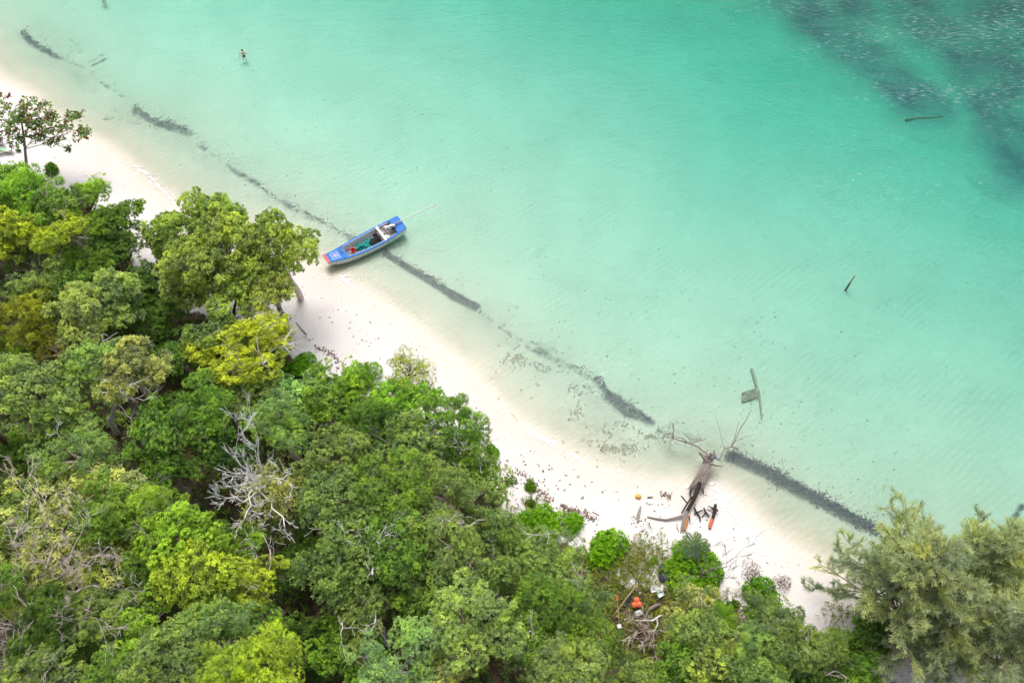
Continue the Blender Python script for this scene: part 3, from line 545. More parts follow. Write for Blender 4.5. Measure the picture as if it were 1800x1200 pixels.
def plant(i, px, py, rpx, h, ck, kind, name='broadleaf_tree', label=None, bark=None, group='trees of the coastal wood', trunk_r=None, proto=None):
    rnd = random.Random(1000 + i); pr = proto or CR[kind][i % len(CR[kind])]
    # crown centre height above the ground
    s = rpx * mpp(px, py, h) / pr['R']; zc = max(h - .62 * s * pr['R'] * .7, .8)
    g = P(px, py, zc + 1.5)
    lean = (rnd.uniform(-.35, .35), rnd.uniform(-.35, .35)); base = Vector((g.x - lean[0], g.y - lean[1], 0)); base.z = gz(base.x, base.y)
    g = P(px, py, zc + base.z); base.x = g.x - lean[0]; base.y = g.y - lean[1]; base.z = gz(base.x, base.y)
    root = empty(name, base, label or where(px, py, CW[ck] + ' ' + forms.get(kind, 'tree')), 'tree', group)
    rz = rnd.uniform(0, 6.28)
    c = link('crown', pr['me'], root, (lean[0], lean[1], zc)); c.rotation_euler = (0, 0, rz); c.scale = (s * rnd.uniform(.88, 1.2), s * rnd.uniform(.88, 1.12), s * rnd.uniform(.9, 1.3))
    col = PAL[ck]; j = rnd.uniform(.9, 1.12); c.color = (col[0] * j * rnd.uniform(.92, 1.1), col[1] * j, col[2] * j, 1)
    mb = limb_tree(pr, s, zc, lean, rnd, trunk_r or (.10 + .016 * h), rz)
    mb.build('trunk', bark or M[['bark', 'bark_grey', 'bark_grey', 'bark_pale'][i % 4]], root)
    if rnd.random() < .30 and kind in ('big', 'mid', 'fine'):
        for k in range(rnd.randint(1, 2)):
            lm_ = MB(); a = rnd.uniform(0, 6.28); q = rnd.uniform(.25, .8) * s * pr['R']; p0 = Vector((lean[0] + math.cos(a) * q, lean[1] + math.sin(a) * q, zc + s * pr['R'] * rnd.uniform(-.1, .25)))
            contorted(lm_, p0, Vector((math.cos(a) * .5, math.sin(a) * .5, .9)), rnd.uniform(1.0, 1.8), .045, 2, rnd, .6, 3, minr=.011)
            lm_.build('bare_limb', M[['bark_pale', 'bark_grey', 'bleached'][i % 3]], root)
    return root, zc, base
PL = {}
for i, t in enumerate(trees): PL[i] = plant(i, *t)
# ---- yellow tree leaning to the left on a white trunk
def yellow_tree():
    pr = CR['thin'][0]; rp, zc, base = plant(900, 432, 606, 66, 8.5, 'YY', 'yellow', label='yellow-leaved tree leaning left over the wood on a pale slanting trunk', bark=M['bleached'], group='', trunk_r=.19)
    # slant the trunk: root sits to the right, at the foot of the pale stem
    foot = G(476, 672); d = base - foot; d.z = 0
    rp.location = foot
    for ch in rp.children:
        if ch.name.startswith('crown'):
            ch.location.x += d.x; ch.location.y += d.y; ch.location.z += base.z - foot.z; ch.scale = (ch.scale[0] * 1.2, ch.scale[1] * .95, ch.scale[2] * .7); ch.rotation_euler = (0, R(10), .5)
            hub = Vector(ch.location)
        else: old = ch
    bpy.data.objects.remove(old)
    rnd = random.Random(5); mb = MB(); k = hub + Vector((1.2, -.3, -1.4))
    mb.tube(wobble((0, 0, -.2), k, 7, .03, rnd), [.2 - .012 * j for j in range(8)], 7)
    for j in range(9):
        a = j / 9 * 6.28; contorted(mb, k, Vector((math.cos(a) * 1.3 - .6, math.sin(a), .35)), 2.8, .08, 2, rnd, .5, 3)
    mb.build('trunk', M['bleached'], rp)
    if 'group' in rp: del rp['group']
yellow_tree()
# ---- reddish sea-almond tree alone on the sand
def almond_tree():
    base = G(50, 308); top = P(42, 240, 5.0); root = empty('sea_almond_tree', base, 'slim lone tree with red and green leaves on the sand, top left', 'tree')
    rnd = random.Random(8); rs = np.random.RandomState(8); mb = MB(); loc = lambda a, b_, z: P(a, b_, z) - base
    tk = [Vector((0, 0, -.2)), loc(46, 285, 1.9), loc(44, 262, 3.0), loc(42, 240, 4.2), loc(38, 215, 5.6), loc(50, 185, 7.2)]
    mb.tube(tk, [.17, .14, .125, .11, .08, .04], 7, rough=.06, rnd=rnd); T = []; tn = []
    tips = [(5, 190, 7), (-15, 215, 6), (10, 235, 5.6), (30, 205, 7.2), (50, 182, 7.6), (75, 190, 7.2), (95, 200, 6.8), (125, 207, 6.3), (110, 225, 6), (85, 225, 6.2), (60, 230, 6), (70, 245, 5), (30, 250, 4.8), (100, 245, 5), (140, 240, 5), (122, 262, 3.6), (20, 225, 6.4), (55, 210, 7),
            (0, 175, 7.2), (132, 205, 6.4), (148, 233, 5.2), (40, 195, 7.4), (-30, 245, 5), (90, 212, 6.9)]
    for j, (a, b_, z) in enumerate(tips):
        e = loc(a, b_, z); st = tk[3 if z < 5.8 else 4]; pth = wobble(st, e, 5, .06, rnd); mb.tube(pth, [.06, .05, .04, .032, .025, .015], 4, cap=False)
        for q in range(16 if j != 15 else 8):
            d = rand_dirs(rs, 1, -.4)[0]; sp_ = .85 if j != 15 else .3; T.append(np.array(e) + d * np.array([sp_, sp_, .42]) * rs.uniform(.3, 1.05)); tn.append(rs.rand())
        for q in range(5):
            T.append(np.array(pth[2 + q % 3]) + rs.normal(0, .3, 3)); tn.append(rs.rand())
    mb.tube([tk[2], loc(70, 255, 3.9), loc(95, 247, 4.4), loc(122, 246, 4.4), loc(124, 258, 3.8)], [.05, .04, .035, .02, .012], 4, cap=False)
    mb.tube([tk[2], loc(52, 252, 3.6), loc(58, 243, 4.2)], [.05, .04, .03], 4, cap=False); mb.build('trunk', M['bark_grey'], root)
    T = np.array(T); A = unit(rs.normal(0, .3, T.shape) + np.array([0, 0, 1.])); V, F, t = rosettes(rs, T, A, np.array(tn), 6, .30, .17, spread=(-.1, .5))
    c = link('crown', np_mesh('foliage', V, F, M['leaf_red'], t), root); c.color = (.24, .36, .12, 1)
almond_tree()
# ---- bare white tree
def bare(name, base_px, hub, limbs, r0, m, label, lev=3, seed=0, curl=.45, L=(2, 4), nb=3, foliage=None, spread=.8, group=None, thin=.8):
    base = G(*base_px); root = empty(name, base, label, 'tree', group); rnd = random.Random(seed); mb = MB()
    r0 *= 1.15; limbs = [(q[0], q[1], q[2] + .9, q[3]) for q in limbs]; hubp = P(hub[0], hub[1], hub[2]) - base
    tr = wobble((0, 0, -.2), hubp, 6, .04, rnd); mb.tube(tr, [r0 * (1.15 - .07 * j) for j in range(7)], 7, rough=.08, rnd=rnd)
    ends = []
    for (a, b_, z, r) in limbs:
        e = P(a, b_, z) - base; q = wobble(hubp, e, 6, .07, rnd); mb.tube(q, [r * (1 - .11 * j) for j in range(7)], 6, rough=.08, rnd=rnd, cap=False); ends.append(e)
        for j in (2, 3, 4, 5, 6):
            d = (q[j] - q[j - 1]).normalized() + Vector((rnd.uniform(-1, 1), rnd.uniform(-1, 1), rnd.uniform(-.3, .6))) * spread
            contorted(mb, q[j], d, rnd.uniform(*L) * (.6 if j < 6 else 1), r * (1 - .11 * j) * .7 * thin, lev - 1, rnd, curl, nb, up=.15, spread=spread)
    mb.build('trunk', m, root)
    return root, ends, hubp
wroot, wends, wh = bare('bare_tree', (455, 905), (455, 862, 6.5), [(412, 800, 11, .10), (455, 770, 12, .10), (430, 830, 12, .11), (400, 875, 11, .10), (500, 925, 10, .09), (430, 910, 10.5, .08), (505, 835, 10.5, .07), (440, 940, 9, .06), (415, 850, 11.5, .08)], .17, M['bleached_white'],
     'leafless tree of dense white twigs in the middle of the wood', lev=4, seed=3, L=(1.3, 2.4), nb=3, curl=.2, spread=.55, thin=.62)
proot, pends, ph = bare('bare_tree', (60, 1110), (85, 1050, 8.5), [(90, 950, 13, .16), (130, 960, 13, .13), (60, 935, 12.5, .11), (160, 985, 12, .11), (40, 985, 11.5, .11), (150, 900, 12, .10), (110, 1070, 11, .10), (150, 1085, 11.5, .10), (190, 960, 12, .08), (125, 1120, 10.5, .08), (190, 1030, 11, .07), (50, 880, 12, .07)], .34, M['bark_pale'],
     'giant half-bare tree with sprawling pinkish limbs at lower left', lev=4, seed=4, L=(1.4, 2.3), nb=3, curl=.5, thin=.8)
c = link('crown', CR['thin'][1]['me'], proot, tuple(P(105, 965, 10.6) - proot.location)); c.scale = (1.45, 1.4, 1.0); c.color = (*PAL['P'], 1)
c = link('crown', CR['yellow'][0]['me'], proot, tuple(P(125, 930, 10.8) - proot.location)); c.scale = (1.25, 1.25, .9); c.color = (*PAL['P'], 1)
c = link('crown', CR['yellow'][0]['me'], proot, tuple(P(150, 1040, 9.3) - proot.location)); c.scale = (1.1, 1.1, .8); c.color = (*PAL['G'], 1); c.rotation_euler = (0, 0, 2.5)
c = link('crown', CR['thin'][0]['me'], proot, tuple(P(70, 1000, 9.5) - proot.location)); c.scale = (1.2, 1.2, .9); c.color = (*PAL['O'], 1); c.rotation_euler = (0, 0, 2)
c = link('crown', CR['thin'][0]['me'], wroot, tuple(P(472, 862, 8.0) - wroot.location)); c.scale = (.6, .6, .5); c.color = (*PAL['P'], 1)
bare('bare_tree', (30, 1200), (15, 1165, 8), [(10, 1110, 11, .12), (50, 1090, 11.5, .10), (-10, 1130, 11, .1), (60, 1130, 10, .07), (30, 1180, 10, .08)], .22, M['bark_pale'], 'pale bare-limbed tree in the bottom left corner', lev=3, seed=14, L=(1.2, 2.2), curl=.6)
bare('dead_tree', (655, 1010), (645, 968, 12.2), [(610, 950, 13, .13), (668, 945, 13.2, .12), (655, 1010, 13.2, .12), (690, 935, 13.4, .08), (630, 930, 13.2, .07)], .20, M['bleached'], 'twisted white dead limbs jutting from a dark green crown', lev=2, seed=6, L=(.9, 1.6), nb=3, curl=1.0)
bare('forked_tree', (205, 760), (202, 695, 11), [(180, 690, 12, .08), (205, 668, 12, .08), (225, 705, 11.5, .09), (245, 670, 12, .08), (262, 700, 11, .05), (232, 740, 10, .05)], .20, M['bleached'], 'bare white forked boughs showing through a grey-green crown at left', lev=2, seed=7, L=(.8, 1.5), nb=2, curl=.8)
bare('bough_tree', (784, 815), (797, 788, 7.6), [(800, 765, 9.4, .06), (815, 775, 9, .05), (812, 790, 8.2, .04), (790, 812, 7, .06)], .10, M['bleached'], 'bare grey bough at the front of the wood beside the sand', lev=2, seed=9, L=(.7, 1.2), nb=2, curl=.7)
bare('bough_tree', (830, 850), (838, 806, 7.6), [(850, 795, 8.4, .04), (858, 808, 8, .04), (845, 825, 7.5, .035)], .07, M['bleached'], 'small pale bare bough right at the edge of the sand', lev=1, seed=10, L=(.5, .9), nb=2, curl=.7)
bare('bough_tree', (785, 965), (786, 932, 11.9), [(800, 905, 13, .10), (815, 915, 12.8, .08), (778, 912, 12.9, .07), (880, 905, 9.5, .05)], .17, M['bark_pale'], 'stout pale boughs poking out of the dense central crowns', lev=2, seed=12, L=(.6, 1.1), nb=2, curl=.9)
bare('bough_tree', (815, 1168), (805, 1152, 10), [(785, 1155, 11, .08), (828, 1145, 12, .08), (800, 1110, 13.5, .08), (815, 1090, 13.6, .06), (770, 1148, 11, .05)], .16, M['bark_pale'], 'branching pale trunk under the big light crown at bottom centre', lev=2, seed=13, L=(.7, 1.3), nb=2, curl=.6)
bare('bough_tree', (85, 790), (72, 745, 10), [(60, 728, 12, .09), (75, 700, 12.4, .07), (30, 745, 11.5, .10), (10, 728, 12, .08)], .18, M['bark_pale'], 'pinkish slanting trunks under the pale crowns at the left edge', lev=1, seed=15, L=(.8, 1.3), nb=2, curl=.5)
bare('bough_tree', (60, 475), (45, 440, 4.2), [(10, 425, 6, .07), (40, 420, 6, .06), (70, 450, 5.2, .06), (95, 455, 4.5, .05), (20, 470, 4.5, .06), (0, 450, 5, .05)], .15, M['bark'], 'tangle of brown bare branches under the bright top left trees', lev=3, seed=16, L=(1.0, 1.8), nb=3, curl=.6)
bare('bough_tree', (225, 475), (222, 455, 3.0), [(205, 440, 4.5, .07), (240, 440, 4.8, .08), (215, 420, 5, .05), (250, 425, 5.5, .04)], .13, M['bark'], 'dark bare branches reaching out over the sand between two crowns', lev=2, seed=17, L=(.9, 1.6), nb=3, curl=.5)
bare('bare_shrub', (1232, 1018), (1232, 1012, 1.6), [(1245, 960, 4.0, .05), (1262, 985, 3.8, .06), (1300, 970, 3.6, .045), (1225, 975, 3.8, .05), (1210, 1015, 3, .03), (1285, 1005, 3, .03)], .10, M['bark_grey'], 'leafless grey shrub spreading twigs over the sand below the driftwood', lev=3, seed=18, L=(.8, 1.5), nb=3, curl=.25, spread=.45)
bare('bare_shrub', (1552, 1178), (1545, 1160, 1.4), [(1530, 1150, 2.4, .03), (1550, 1140, 2.6, .03), (1560, 1155, 2.4, .03), (1538, 1170, 2.2, .03)], .06, M['bark_pale'], 'curly grey leafless shrub on the sand at lower right', lev=3, seed=19, L=(.6, 1.0), nb=3, curl=.7)
bare('bare_shrub', (1150, 1120), (1148, 1108, .9), [(1120, 1100, 1.6, .03), (1135, 1125, 1.3, .03), (1165, 1110, 1.6, .03), (1150, 1140, 1.2, .03), (1110, 1115, 1.2, .03), (1128, 1085, 1.2, .03)], .05, M['bark_pale'], 'dry bare brushwood heap among the beach litter', lev=3, seed=20, L=(.8, 1.3), nb=4, curl=.45)
rk = MB(); rk.blob(G(1598, 1168, .1), (1.5, 1.9, .32), random.Random(4), 14, 8, .12).blob(G(1622, 1190, .05), (1.3, 1.0, .25), random.Random(5), 12, 7, .12); M['rock'] = mat('rock', (.72, .64, .63), .95, .1, .35, 3, .8, stretch=(.5, 4, 4)); tag(rk.build('flat_rock', M['rock']), 'pale pinkish flat streaked rock under the casuarinas at the bottom', 'rock')
# twin dark trunks
for (a, b_, c_, d_, lb) in ((398, 568, 392, 520, 'left one of the twin dark trunks beside the sand'), (408, 568, 418, 520, 'right one of the twin dark trunks beside the sand')):
    base = G(a, b_); root = empty('dark_tree', base, lb, 'tree', 'twin dark trunks'); rnd = random.Random(a); mb = MB(); e = P(c_, d_, 4.6) - base
    mb.tube(wobble((0, 0, -.2), e, 5, .03, rnd), [.15, .14, .13, .12, .11, .1], 6)
    for k in range(5): contorted(mb, e, Vector((rnd.uniform(-1, 1), rnd.uniform(-1, 1), 1)), 2.2, .06, 2, rnd, .4)
    mb.build('trunk', M['charred'], root)
# ------------------------------------------------------------------ glossy-leaved beach shrubs
def shrub_mesh(seed, Rs, n, k, L, W, flat=.75, matl='leaf_shrub', lobes=5):
    rs = np.random.RandomState(seed); T = []; A = []
    cs = [(rs.uniform(-.5, .5) * Rs, rs.uniform(-.5, .5) * Rs, rs.uniform(.45, .6) * Rs) for _ in range(lobes)] + [(0, 0, .7 * Rs)]
    for c in cs:
        d = rand_dirs(rs, n // len(cs), -.3); q = np.array([c[0], c[1], 0]) + d * c[2] * rs.uniform(.8, 1.1, (len(d), 1)) * np.array([1, 1, flat]); T.append(q); A.append(unit(d + np.array([0, 0, .8])))
    T = np.concatenate(T); A = np.concatenate(A); V, F, t = rosettes(rs, T, A, rs.rand(len(T)), k, L, W, spread=(.1, .9), dens_jit=.02)
    return np_mesh('foliage', V, F, M[matl], t), cs
SH = [shrub_mesh(500 + i, 2.0, 330, 10, .30, .13) for i in range(3)]
SHL = [shrub_mesh(520 + i, 2.0, 260, 5, .13, .07, matl='dryleaf') for i in range(1)]
def shrub(i, px, py, rpx, col, label, pro=None, cat='shrub', name='beach_shrub', zf=.35, group='bright beach shrubs'):
    me_, cs = (pro or SH)[i % len(pro or SH)]; s = rpx * mpp(px, py, 1) / 2.0; g = G(px, py, .5 * s); base = Vector((g.x, g.y, gz(g.x, g.y)))
    root = empty(name, base, label, cat, group); c = link('foliage', me_, root, (0, 0, .55 * s)); c.scale = (s, s, s * 1.1); c.rotation_euler = (0, 0, i * 1.7); c.color = (*col, 1)
    rnd = random.Random(i); mb = MB()
    for k in range(7):
        a = k / 7 * 6.28; mb.tube(wobble((0, 0, -.1), (math.cos(a) * s * 1.1, math.sin(a) * s * 1.1, s * 1.2), 3, .08, rnd), [.04 * s, .03 * s, .025 * s, .01], 4, cap=False)
    mb.build('stem', M['bark_grey'], root)
BG = (.25, .50, .03)
for i, (a, b_, r, cl, lb) in enumerate([(958, 915, 34, BG, 'bright green shrub mass at the sand edge, left of the round one'), (925, 922, 30, (.21, .44, .03), 'bright green shrub merging into the wood, leftmost of the sand edge shrubs'), (1000, 922, 26, BG, 'small lobe-shaped bright shrub between the shrub mass and the round one'),
        (1070, 962, 40, BG, 'round bright green shrub standing alone on the sand'), (1045, 992, 13, BG, 'little bright shrub at the foot of the round one, on its left'), (931, 855, 12, (.16, .33, .01), 'tiny lime green shrub on the white sand'), (934, 886, 11, (.10, .22, .015), 'tiny shrub above the shrub mass at the sand edge'),
        (866, 796, 15, (.25, .5, .03), 'bright sprig reaching from the wood over the sand'), (1208, 975, 34, BG, 'bright green shrub below the driftwood tree foot'), (1245, 1005, 34, (.22, .46, .03), 'bright green shrub under the leafless grey twigs'), (1180, 1000, 22, (.25, .46, .04), 'bright shrub above the blue-black bag'),
        (1340, 1040, 34, (.15, .36, .02), 'deep bright green shrub under the red-brown dry one'), (1330, 1072, 24, (.20, .40, .04), 'lower half of the bright shrub pair near the red-brown twigs'), (1200, 1030, 30, (.30, .52, .05), 'fresh green bush between the blue-black bag and the crates'), (1238, 1040, 32, (.26, .50, .03), 'bright bush just under the leafless grey twigs, towards the clearing'), (1262, 1068, 20, (.28, .5, .04), 'bright bush bordering the white sand pocket on its left'), (1150, 985, 9, (.25, .45, .06), 'tiny tuft on the white sand left of the shrub group'), (1290, 1065, 12, (.07, .19, .012), 'small green sprig on the white sand pocket'),
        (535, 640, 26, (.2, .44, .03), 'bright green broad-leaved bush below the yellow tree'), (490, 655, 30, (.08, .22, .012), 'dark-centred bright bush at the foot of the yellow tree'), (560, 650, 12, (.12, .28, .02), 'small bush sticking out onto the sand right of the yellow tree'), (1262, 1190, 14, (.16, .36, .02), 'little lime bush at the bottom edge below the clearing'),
        (1530, 1192, 16, (.16, .36, .02), 'little lime bush at the bottom edge near the casuarina'), (640, 660, 28, (.24, .46, .05), 'bright leafy bush at the sand edge below the small stick'), (90, 300, 16, (.13, .30, .02), 'small bright bush at the foot of the red-leaved beach tree')]):
    shrub(i, a, b_, r, cl, lb)
shrub(0, 1325, 1005, 24, (.2, .1, .1), 'red-brown dry shrub on the sand, the left one of two', SHL, group='red-brown dry shrubs', name='dry_shrub')
shrub(1, 1372, 1022, 22, (.2, .1, .1), 'red-brown dry shrub on the sand, the right one of two', SHL, group='red-brown dry shrubs', name='dry_shrub')
shrub(2, 1120, 1112, 26, (.2, .1, .1), 'brown dry brush heap under the orange buoys', SHL, group='', name='dry_shrub', cat='brush heap')
# ------------------------------------------------------------------ palms and cycads
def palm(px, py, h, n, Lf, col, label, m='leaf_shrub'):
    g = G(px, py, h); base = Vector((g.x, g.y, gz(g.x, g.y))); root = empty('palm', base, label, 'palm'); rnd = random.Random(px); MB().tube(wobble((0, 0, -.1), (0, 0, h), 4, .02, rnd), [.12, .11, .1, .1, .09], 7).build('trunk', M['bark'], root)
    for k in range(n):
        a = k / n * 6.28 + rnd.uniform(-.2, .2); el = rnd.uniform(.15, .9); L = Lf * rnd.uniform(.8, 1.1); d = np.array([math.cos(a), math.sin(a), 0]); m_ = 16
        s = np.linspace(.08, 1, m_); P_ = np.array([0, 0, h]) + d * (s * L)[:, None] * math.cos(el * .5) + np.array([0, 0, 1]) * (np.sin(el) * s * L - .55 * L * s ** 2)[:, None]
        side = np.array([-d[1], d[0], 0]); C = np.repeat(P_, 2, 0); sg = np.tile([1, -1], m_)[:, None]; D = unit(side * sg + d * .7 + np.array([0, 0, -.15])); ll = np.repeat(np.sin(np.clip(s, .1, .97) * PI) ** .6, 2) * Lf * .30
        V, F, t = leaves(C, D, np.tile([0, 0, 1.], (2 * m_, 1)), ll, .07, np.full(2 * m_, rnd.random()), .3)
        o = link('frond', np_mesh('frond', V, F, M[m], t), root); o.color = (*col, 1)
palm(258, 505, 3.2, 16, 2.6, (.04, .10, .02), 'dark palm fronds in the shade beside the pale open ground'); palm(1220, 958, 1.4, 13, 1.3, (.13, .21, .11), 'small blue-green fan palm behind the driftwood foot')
palm(1205, 1108, 1.2, 14, 1.5, (.13, .34, .02), 'vivid green cycad with radiating fronds right of the brushwood'); palm(1272, 1085, 1.2, 12, 1.3, (.17, .34, .02), 'yellow-green cycad beside the white sand pocket')
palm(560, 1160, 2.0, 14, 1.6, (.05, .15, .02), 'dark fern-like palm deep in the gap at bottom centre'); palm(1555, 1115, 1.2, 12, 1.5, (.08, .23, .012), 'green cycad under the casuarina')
# ------------------------------------------------------------------ casuarinas
def casuarina(px, py, rpx, h, label, seed, tips):
    rnd = random.Random(seed); rs = np.random.RandomState(seed); s = rpx * mpp(px, py, h * .75); g = P(px, py, h * .55); base = Vector((g.x, g.y, gz(g.x, g.y)))
    root = empty('casuarina_tree', base, label, 'tree', 'casuarinas at the lower right'); mb = MB()
    tk = wobble((0, 0, -.3), (rnd.uniform(-.5, .5), rnd.uniform(-.5, .5), h * .93), 10, .015, rnd); mb.tube(tk, [.30 - .024 * j for j in range(11)], 8, rough=.06, rnd=rnd)
    Cs = []; Ds = []; tn = []; Ls = []
    for b_ in range(tips):
        f = .20 + .78 * (b_ / tips); a = b_ * 2.399 + rnd.uniform(-.3, .3); st = Vector(tk[0]).lerp(tk[-1], f); j = min(9, int(f * 10)); st = tk[j].lerp(tk[j + 1], f * 10 - j)
        reach = s * (1.12 - .75 * max(0, f - .45) / .55) * rnd.uniform(.62, 1.1) * (.8 + .35 * math.sin(a * 2.3 + seed)); rise = h * .10 * rnd.uniform(.2, 1.3)
        e = st + Vector((math.cos(a) * reach, math.sin(a) * reach, rise)); q = wobble(st, e, 6, .05, rnd); mb.tube(q, [.085, .07, .058, .045, .035, .025, .012], 5, cap=False)
        btone = rnd.random() * .6
        for k in range(13):
            t = .34 + .66 * (k + rnd.random()) / 13; jj = min(5, int(t * 6)); p0 = q[jj].lerp(q[jj + 1], t * 6 - jj); d = (q[jj + 1] - q[jj]).normalized()
            bd = (d * .8 + Vector((rnd.uniform(-1, 1), rnd.uniform(-1, 1), rnd.uniform(-.1, .9))) * .9).normalized(); bl = rnd.uniform(.7, 1.5) * (1.15 - .3 * t)
            p1 = p0 + bd * bl * .5; p2 = p0 + bd * bl + Vector((0, 0, -.12 * bl)); mb.tube([p0, p1, p2], [.02, .014, .006], 3, cap=False)
            m_ = 50; tt = rs.uniform(.1, 1.0, m_)[:, None]; C = np.array(p0) * (1 - tt) + np.array(p2) * tt; dd = unit(np.array(bd) * .9 + rs.normal(0, .55, (m_, 3)) + np.array([0, 0, .12])); Cs.append(C); Ds.append(dd); Ls.append(rs.uniform(.28, .55, m_)); tn.append(np.clip(btone + rnd.uniform(-.2, .35) + rs.normal(0, .12, m_), 0, 1))
    mb.build('trunk', M['bark'], root); C = np.concatenate(Cs); D = np.concatenate(Ds)
    V, F, t = leaves(C, D, unit(rs.normal(0, .6, C.shape) + np.array([0, 0, 1.])), np.concatenate(Ls), .042, np.concatenate(tn), .5)
    c = link('crown', np_mesh('foliage', V, F, M['needle'], t), root); c.color = (.62, .70, .46, 1)
casuarina(1600, 1030, 128, 13.5, 'feathery olive casuarina standing against the water at lower right', 1, 78)
casuarina(1730, 985, 74, 12, 'smaller casuarina behind, rising over the water at the right', 4, 46)
casuarina(1775, 1130, 118, 14, 'feathery casuarina in the bottom right corner', 2, 64)
casuarina(1640, 1125, 90, 8.5, 'low casuarina between the two big feathery ones', 5, 36)
casuarina(1920, 1000, 100, 14, 'casuarina just past the right edge', 3, 40)
# ------------------------------------------------------------------ the blue boat
M['blue'] = mat('blue', (.010, .13, .52), .5, .25, .3, 7, .15, col2=(.03, .17, .45)); M['skyblue'] = mat('skyblue', (.030, .20, .56), .5, .25, .2, 4); M['white'] = mat('white', (.76, .76, .75), .45, .5, .15, 5, .1, col2=(.58, .56, .52)); M['red'] = mat('red', (.62, .03, .035), .4, .5, .15, 4)
M['lining'] = mat('lining', (.31, .32, .37), .8, .3, .35, 3, .1); M['steel'] = mat('steel', (.36, .37, .38), .45, .5, .6, 6, .1, metal=.4); M['black'] = mat('black', (.016, .018, .02), .8, .3, .5, 8, .8); M['teal'] = mat('teal', (.012, .23, .21), .75, .3, .6, 10, .6); M['tealp'] = mat('tealp', (.03, .40, .36), .5, .4, .3, 8)
M['pipe'] = mat('pipe', (.66, .66, .62), .5, .4, .3, 6); M['lilac'] = mat('lilac', (.45, .33, .62), .6, .3, .3, 9); M['pinkred'] = mat('pinkred', (.58, .10, .12), .5, .4, .2, 5); M['deckwood'] = mat('deckwood', (.34, .29, .28), .85, .2, .4, 5, stretch=(1, 8, 1)); M['rope'] = mat('rope', (.42, .40, .33), .9, .1, .3, 9)
S_ = P(707, 394, .5); B_ = P(573.5, 456.7, 1.05); ax = Vector((B_.x - S_.x, B_.y - S_.y, 0)); BL = ax.length; bz = math.atan2(ax.y, ax.x)
boat = empty('longtail_boat', (S_.x, S_.y, .0), 'blue and white wooden longtail boat nosed onto the beach', 'boat', rz=bz)
T_ = [0, .08, .2, .35, .5, .65, .78, .88, .95, 1]; HB = [.80, .88, .95, .98, .95, .86, .73, .60, .52, .46]; GZ = [.84, .78, .71, .68, .69, .74, .84, .96, 1.08, 1.20]; KZ = [-.02, -.10, -.16, -.18, -.18, -.16, -.08, .14, .46, .84]
def st(t, A_): return float(np.interp(t, T_, A_))
def loft(secs, name, m, closed=False, parent=boat, smooth=True):
    mb = MB(); n = len(secs[0])
    for s_ in secs: mb.v += [tuple(p) for p in s_]
    for i in range(len(secs) - 1):
        for j in range(n if closed else n - 1):
            a = i * n + j; b_ = i * n + (j + 1) % n; mb.f.append((a, a + n, b_ + n, b_))
    if closed: mb.f.append(tuple(range(n))); mb.f.append(tuple((len(secs) - 1) * n + j for j in range(n))[::-1])
    return mb.build(name, m, parent, smooth=smooth)
TT = [i / 28 for i in range(29)]
hull = []
for t in TT:
    x = t * BL; h_ = st(t, HB); g_ = st(t, GZ); k_ = st(t, KZ)
    hull.append([(x, h_, g_), (x, h_ * .985, g_ * .5 + k_ * .5), (x, h_ * .88, k_ + .06), (x, 0, k_), (x, -h_ * .88, k_ + .06), (x, -h_ * .985, g_ * .5 + k_ * .5), (x, -h_, g_),
                 (x, -h_ + .05, g_ - .01), (x, -h_ * .68, k_ + .12), (x, 0, k_ + .10), (x, h_ * .68, k_ + .12), (x, h_ - .05, g_ - .01)])
loft(hull, 'hull', M['white'], True, smooth=False)
liner = [[(t * BL, st(t, HB) - .062, st(t, GZ) - .06), (t * BL, st(t, HB) * .84, .10 + max(0, st(t, KZ))), (t * BL, 0, .09 + max(0, st(t, KZ))), (t * BL, -st(t, HB) * .84, .10 + max(0, st(t, KZ))), (t * BL, -st(t, HB) + .062, st(t, GZ) - .06)] for t in TT[1:-2]]
loft(liner, 'lining', M['lining'], False, smooth=False)
for sg in (1, -1):
    loft([[(t * BL, sg * (st(t, HB) + .05), st(t, GZ) + .035), (t * BL, sg * (st(t, HB) - .13), st(t, GZ) + .035), (t * BL, sg * (st(t, HB) - .13), st(t, GZ) - .03), (t * BL, sg * (st(t, HB) + .05), st(t, GZ) - .03)][::sg] for t in TT], 'gunwale', M['blue'], True, smooth=False)
    loft([[(t * BL, sg * (st(t, HB) + .045), st(t, GZ) - .032), (t * BL, sg * (st(t, HB) + .004), st(t, GZ) - .032), (t * BL, sg * (st(t, HB) + .004), st(t, GZ) - .09), (t * BL, sg * (st(t, HB) + .03), st(t, GZ) - .09)][::sg] for t in TT], 'rub_rail', M['skyblue'], True, smooth=False)
    loft([[(t * BL, sg * (st(t, HB) - .142), st(t, GZ) + .045), (t * BL, sg * (st(t, HB) - .165), st(t, GZ) + .045), (t * BL, sg * (st(t, HB) - .165), st(t, GZ) - .02), (t * BL, sg * (st(t, HB) - .142), st(t, GZ) - .02)][::sg] for t in TT[4:22]], 'trim_strip', M['white'], True, smooth=False)
def deck(t0, t1, m, name, dz=.04, ins=.02, n=5, th=.04):
    ts = [t0 + (t1 - t0) * i / n for i in range(n + 1)]
    return loft([[(t * BL, st(t, HB) - ins, st(t, GZ) + dz), (t * BL, -st(t, HB) + ins, st(t, GZ) + dz), (t * BL, -st(t, HB) + ins, st(t, GZ) + dz - th), (t * BL, st(t, HB) - ins, st(t, GZ) + dz - th)] for t in ts], name, m, True, smooth=False)
deck(.805, .972, M['skyblue'], 'bow_deck', .045); deck(.975, 1.012, M['pinkred'], 'bow_cap', .07, -.08, 2, .09); deck(-.004, .105, M['blue'], 'stern_deck', .045); deck(.755, .80, M['blue'], 'fore_hatch', -.02, .16)
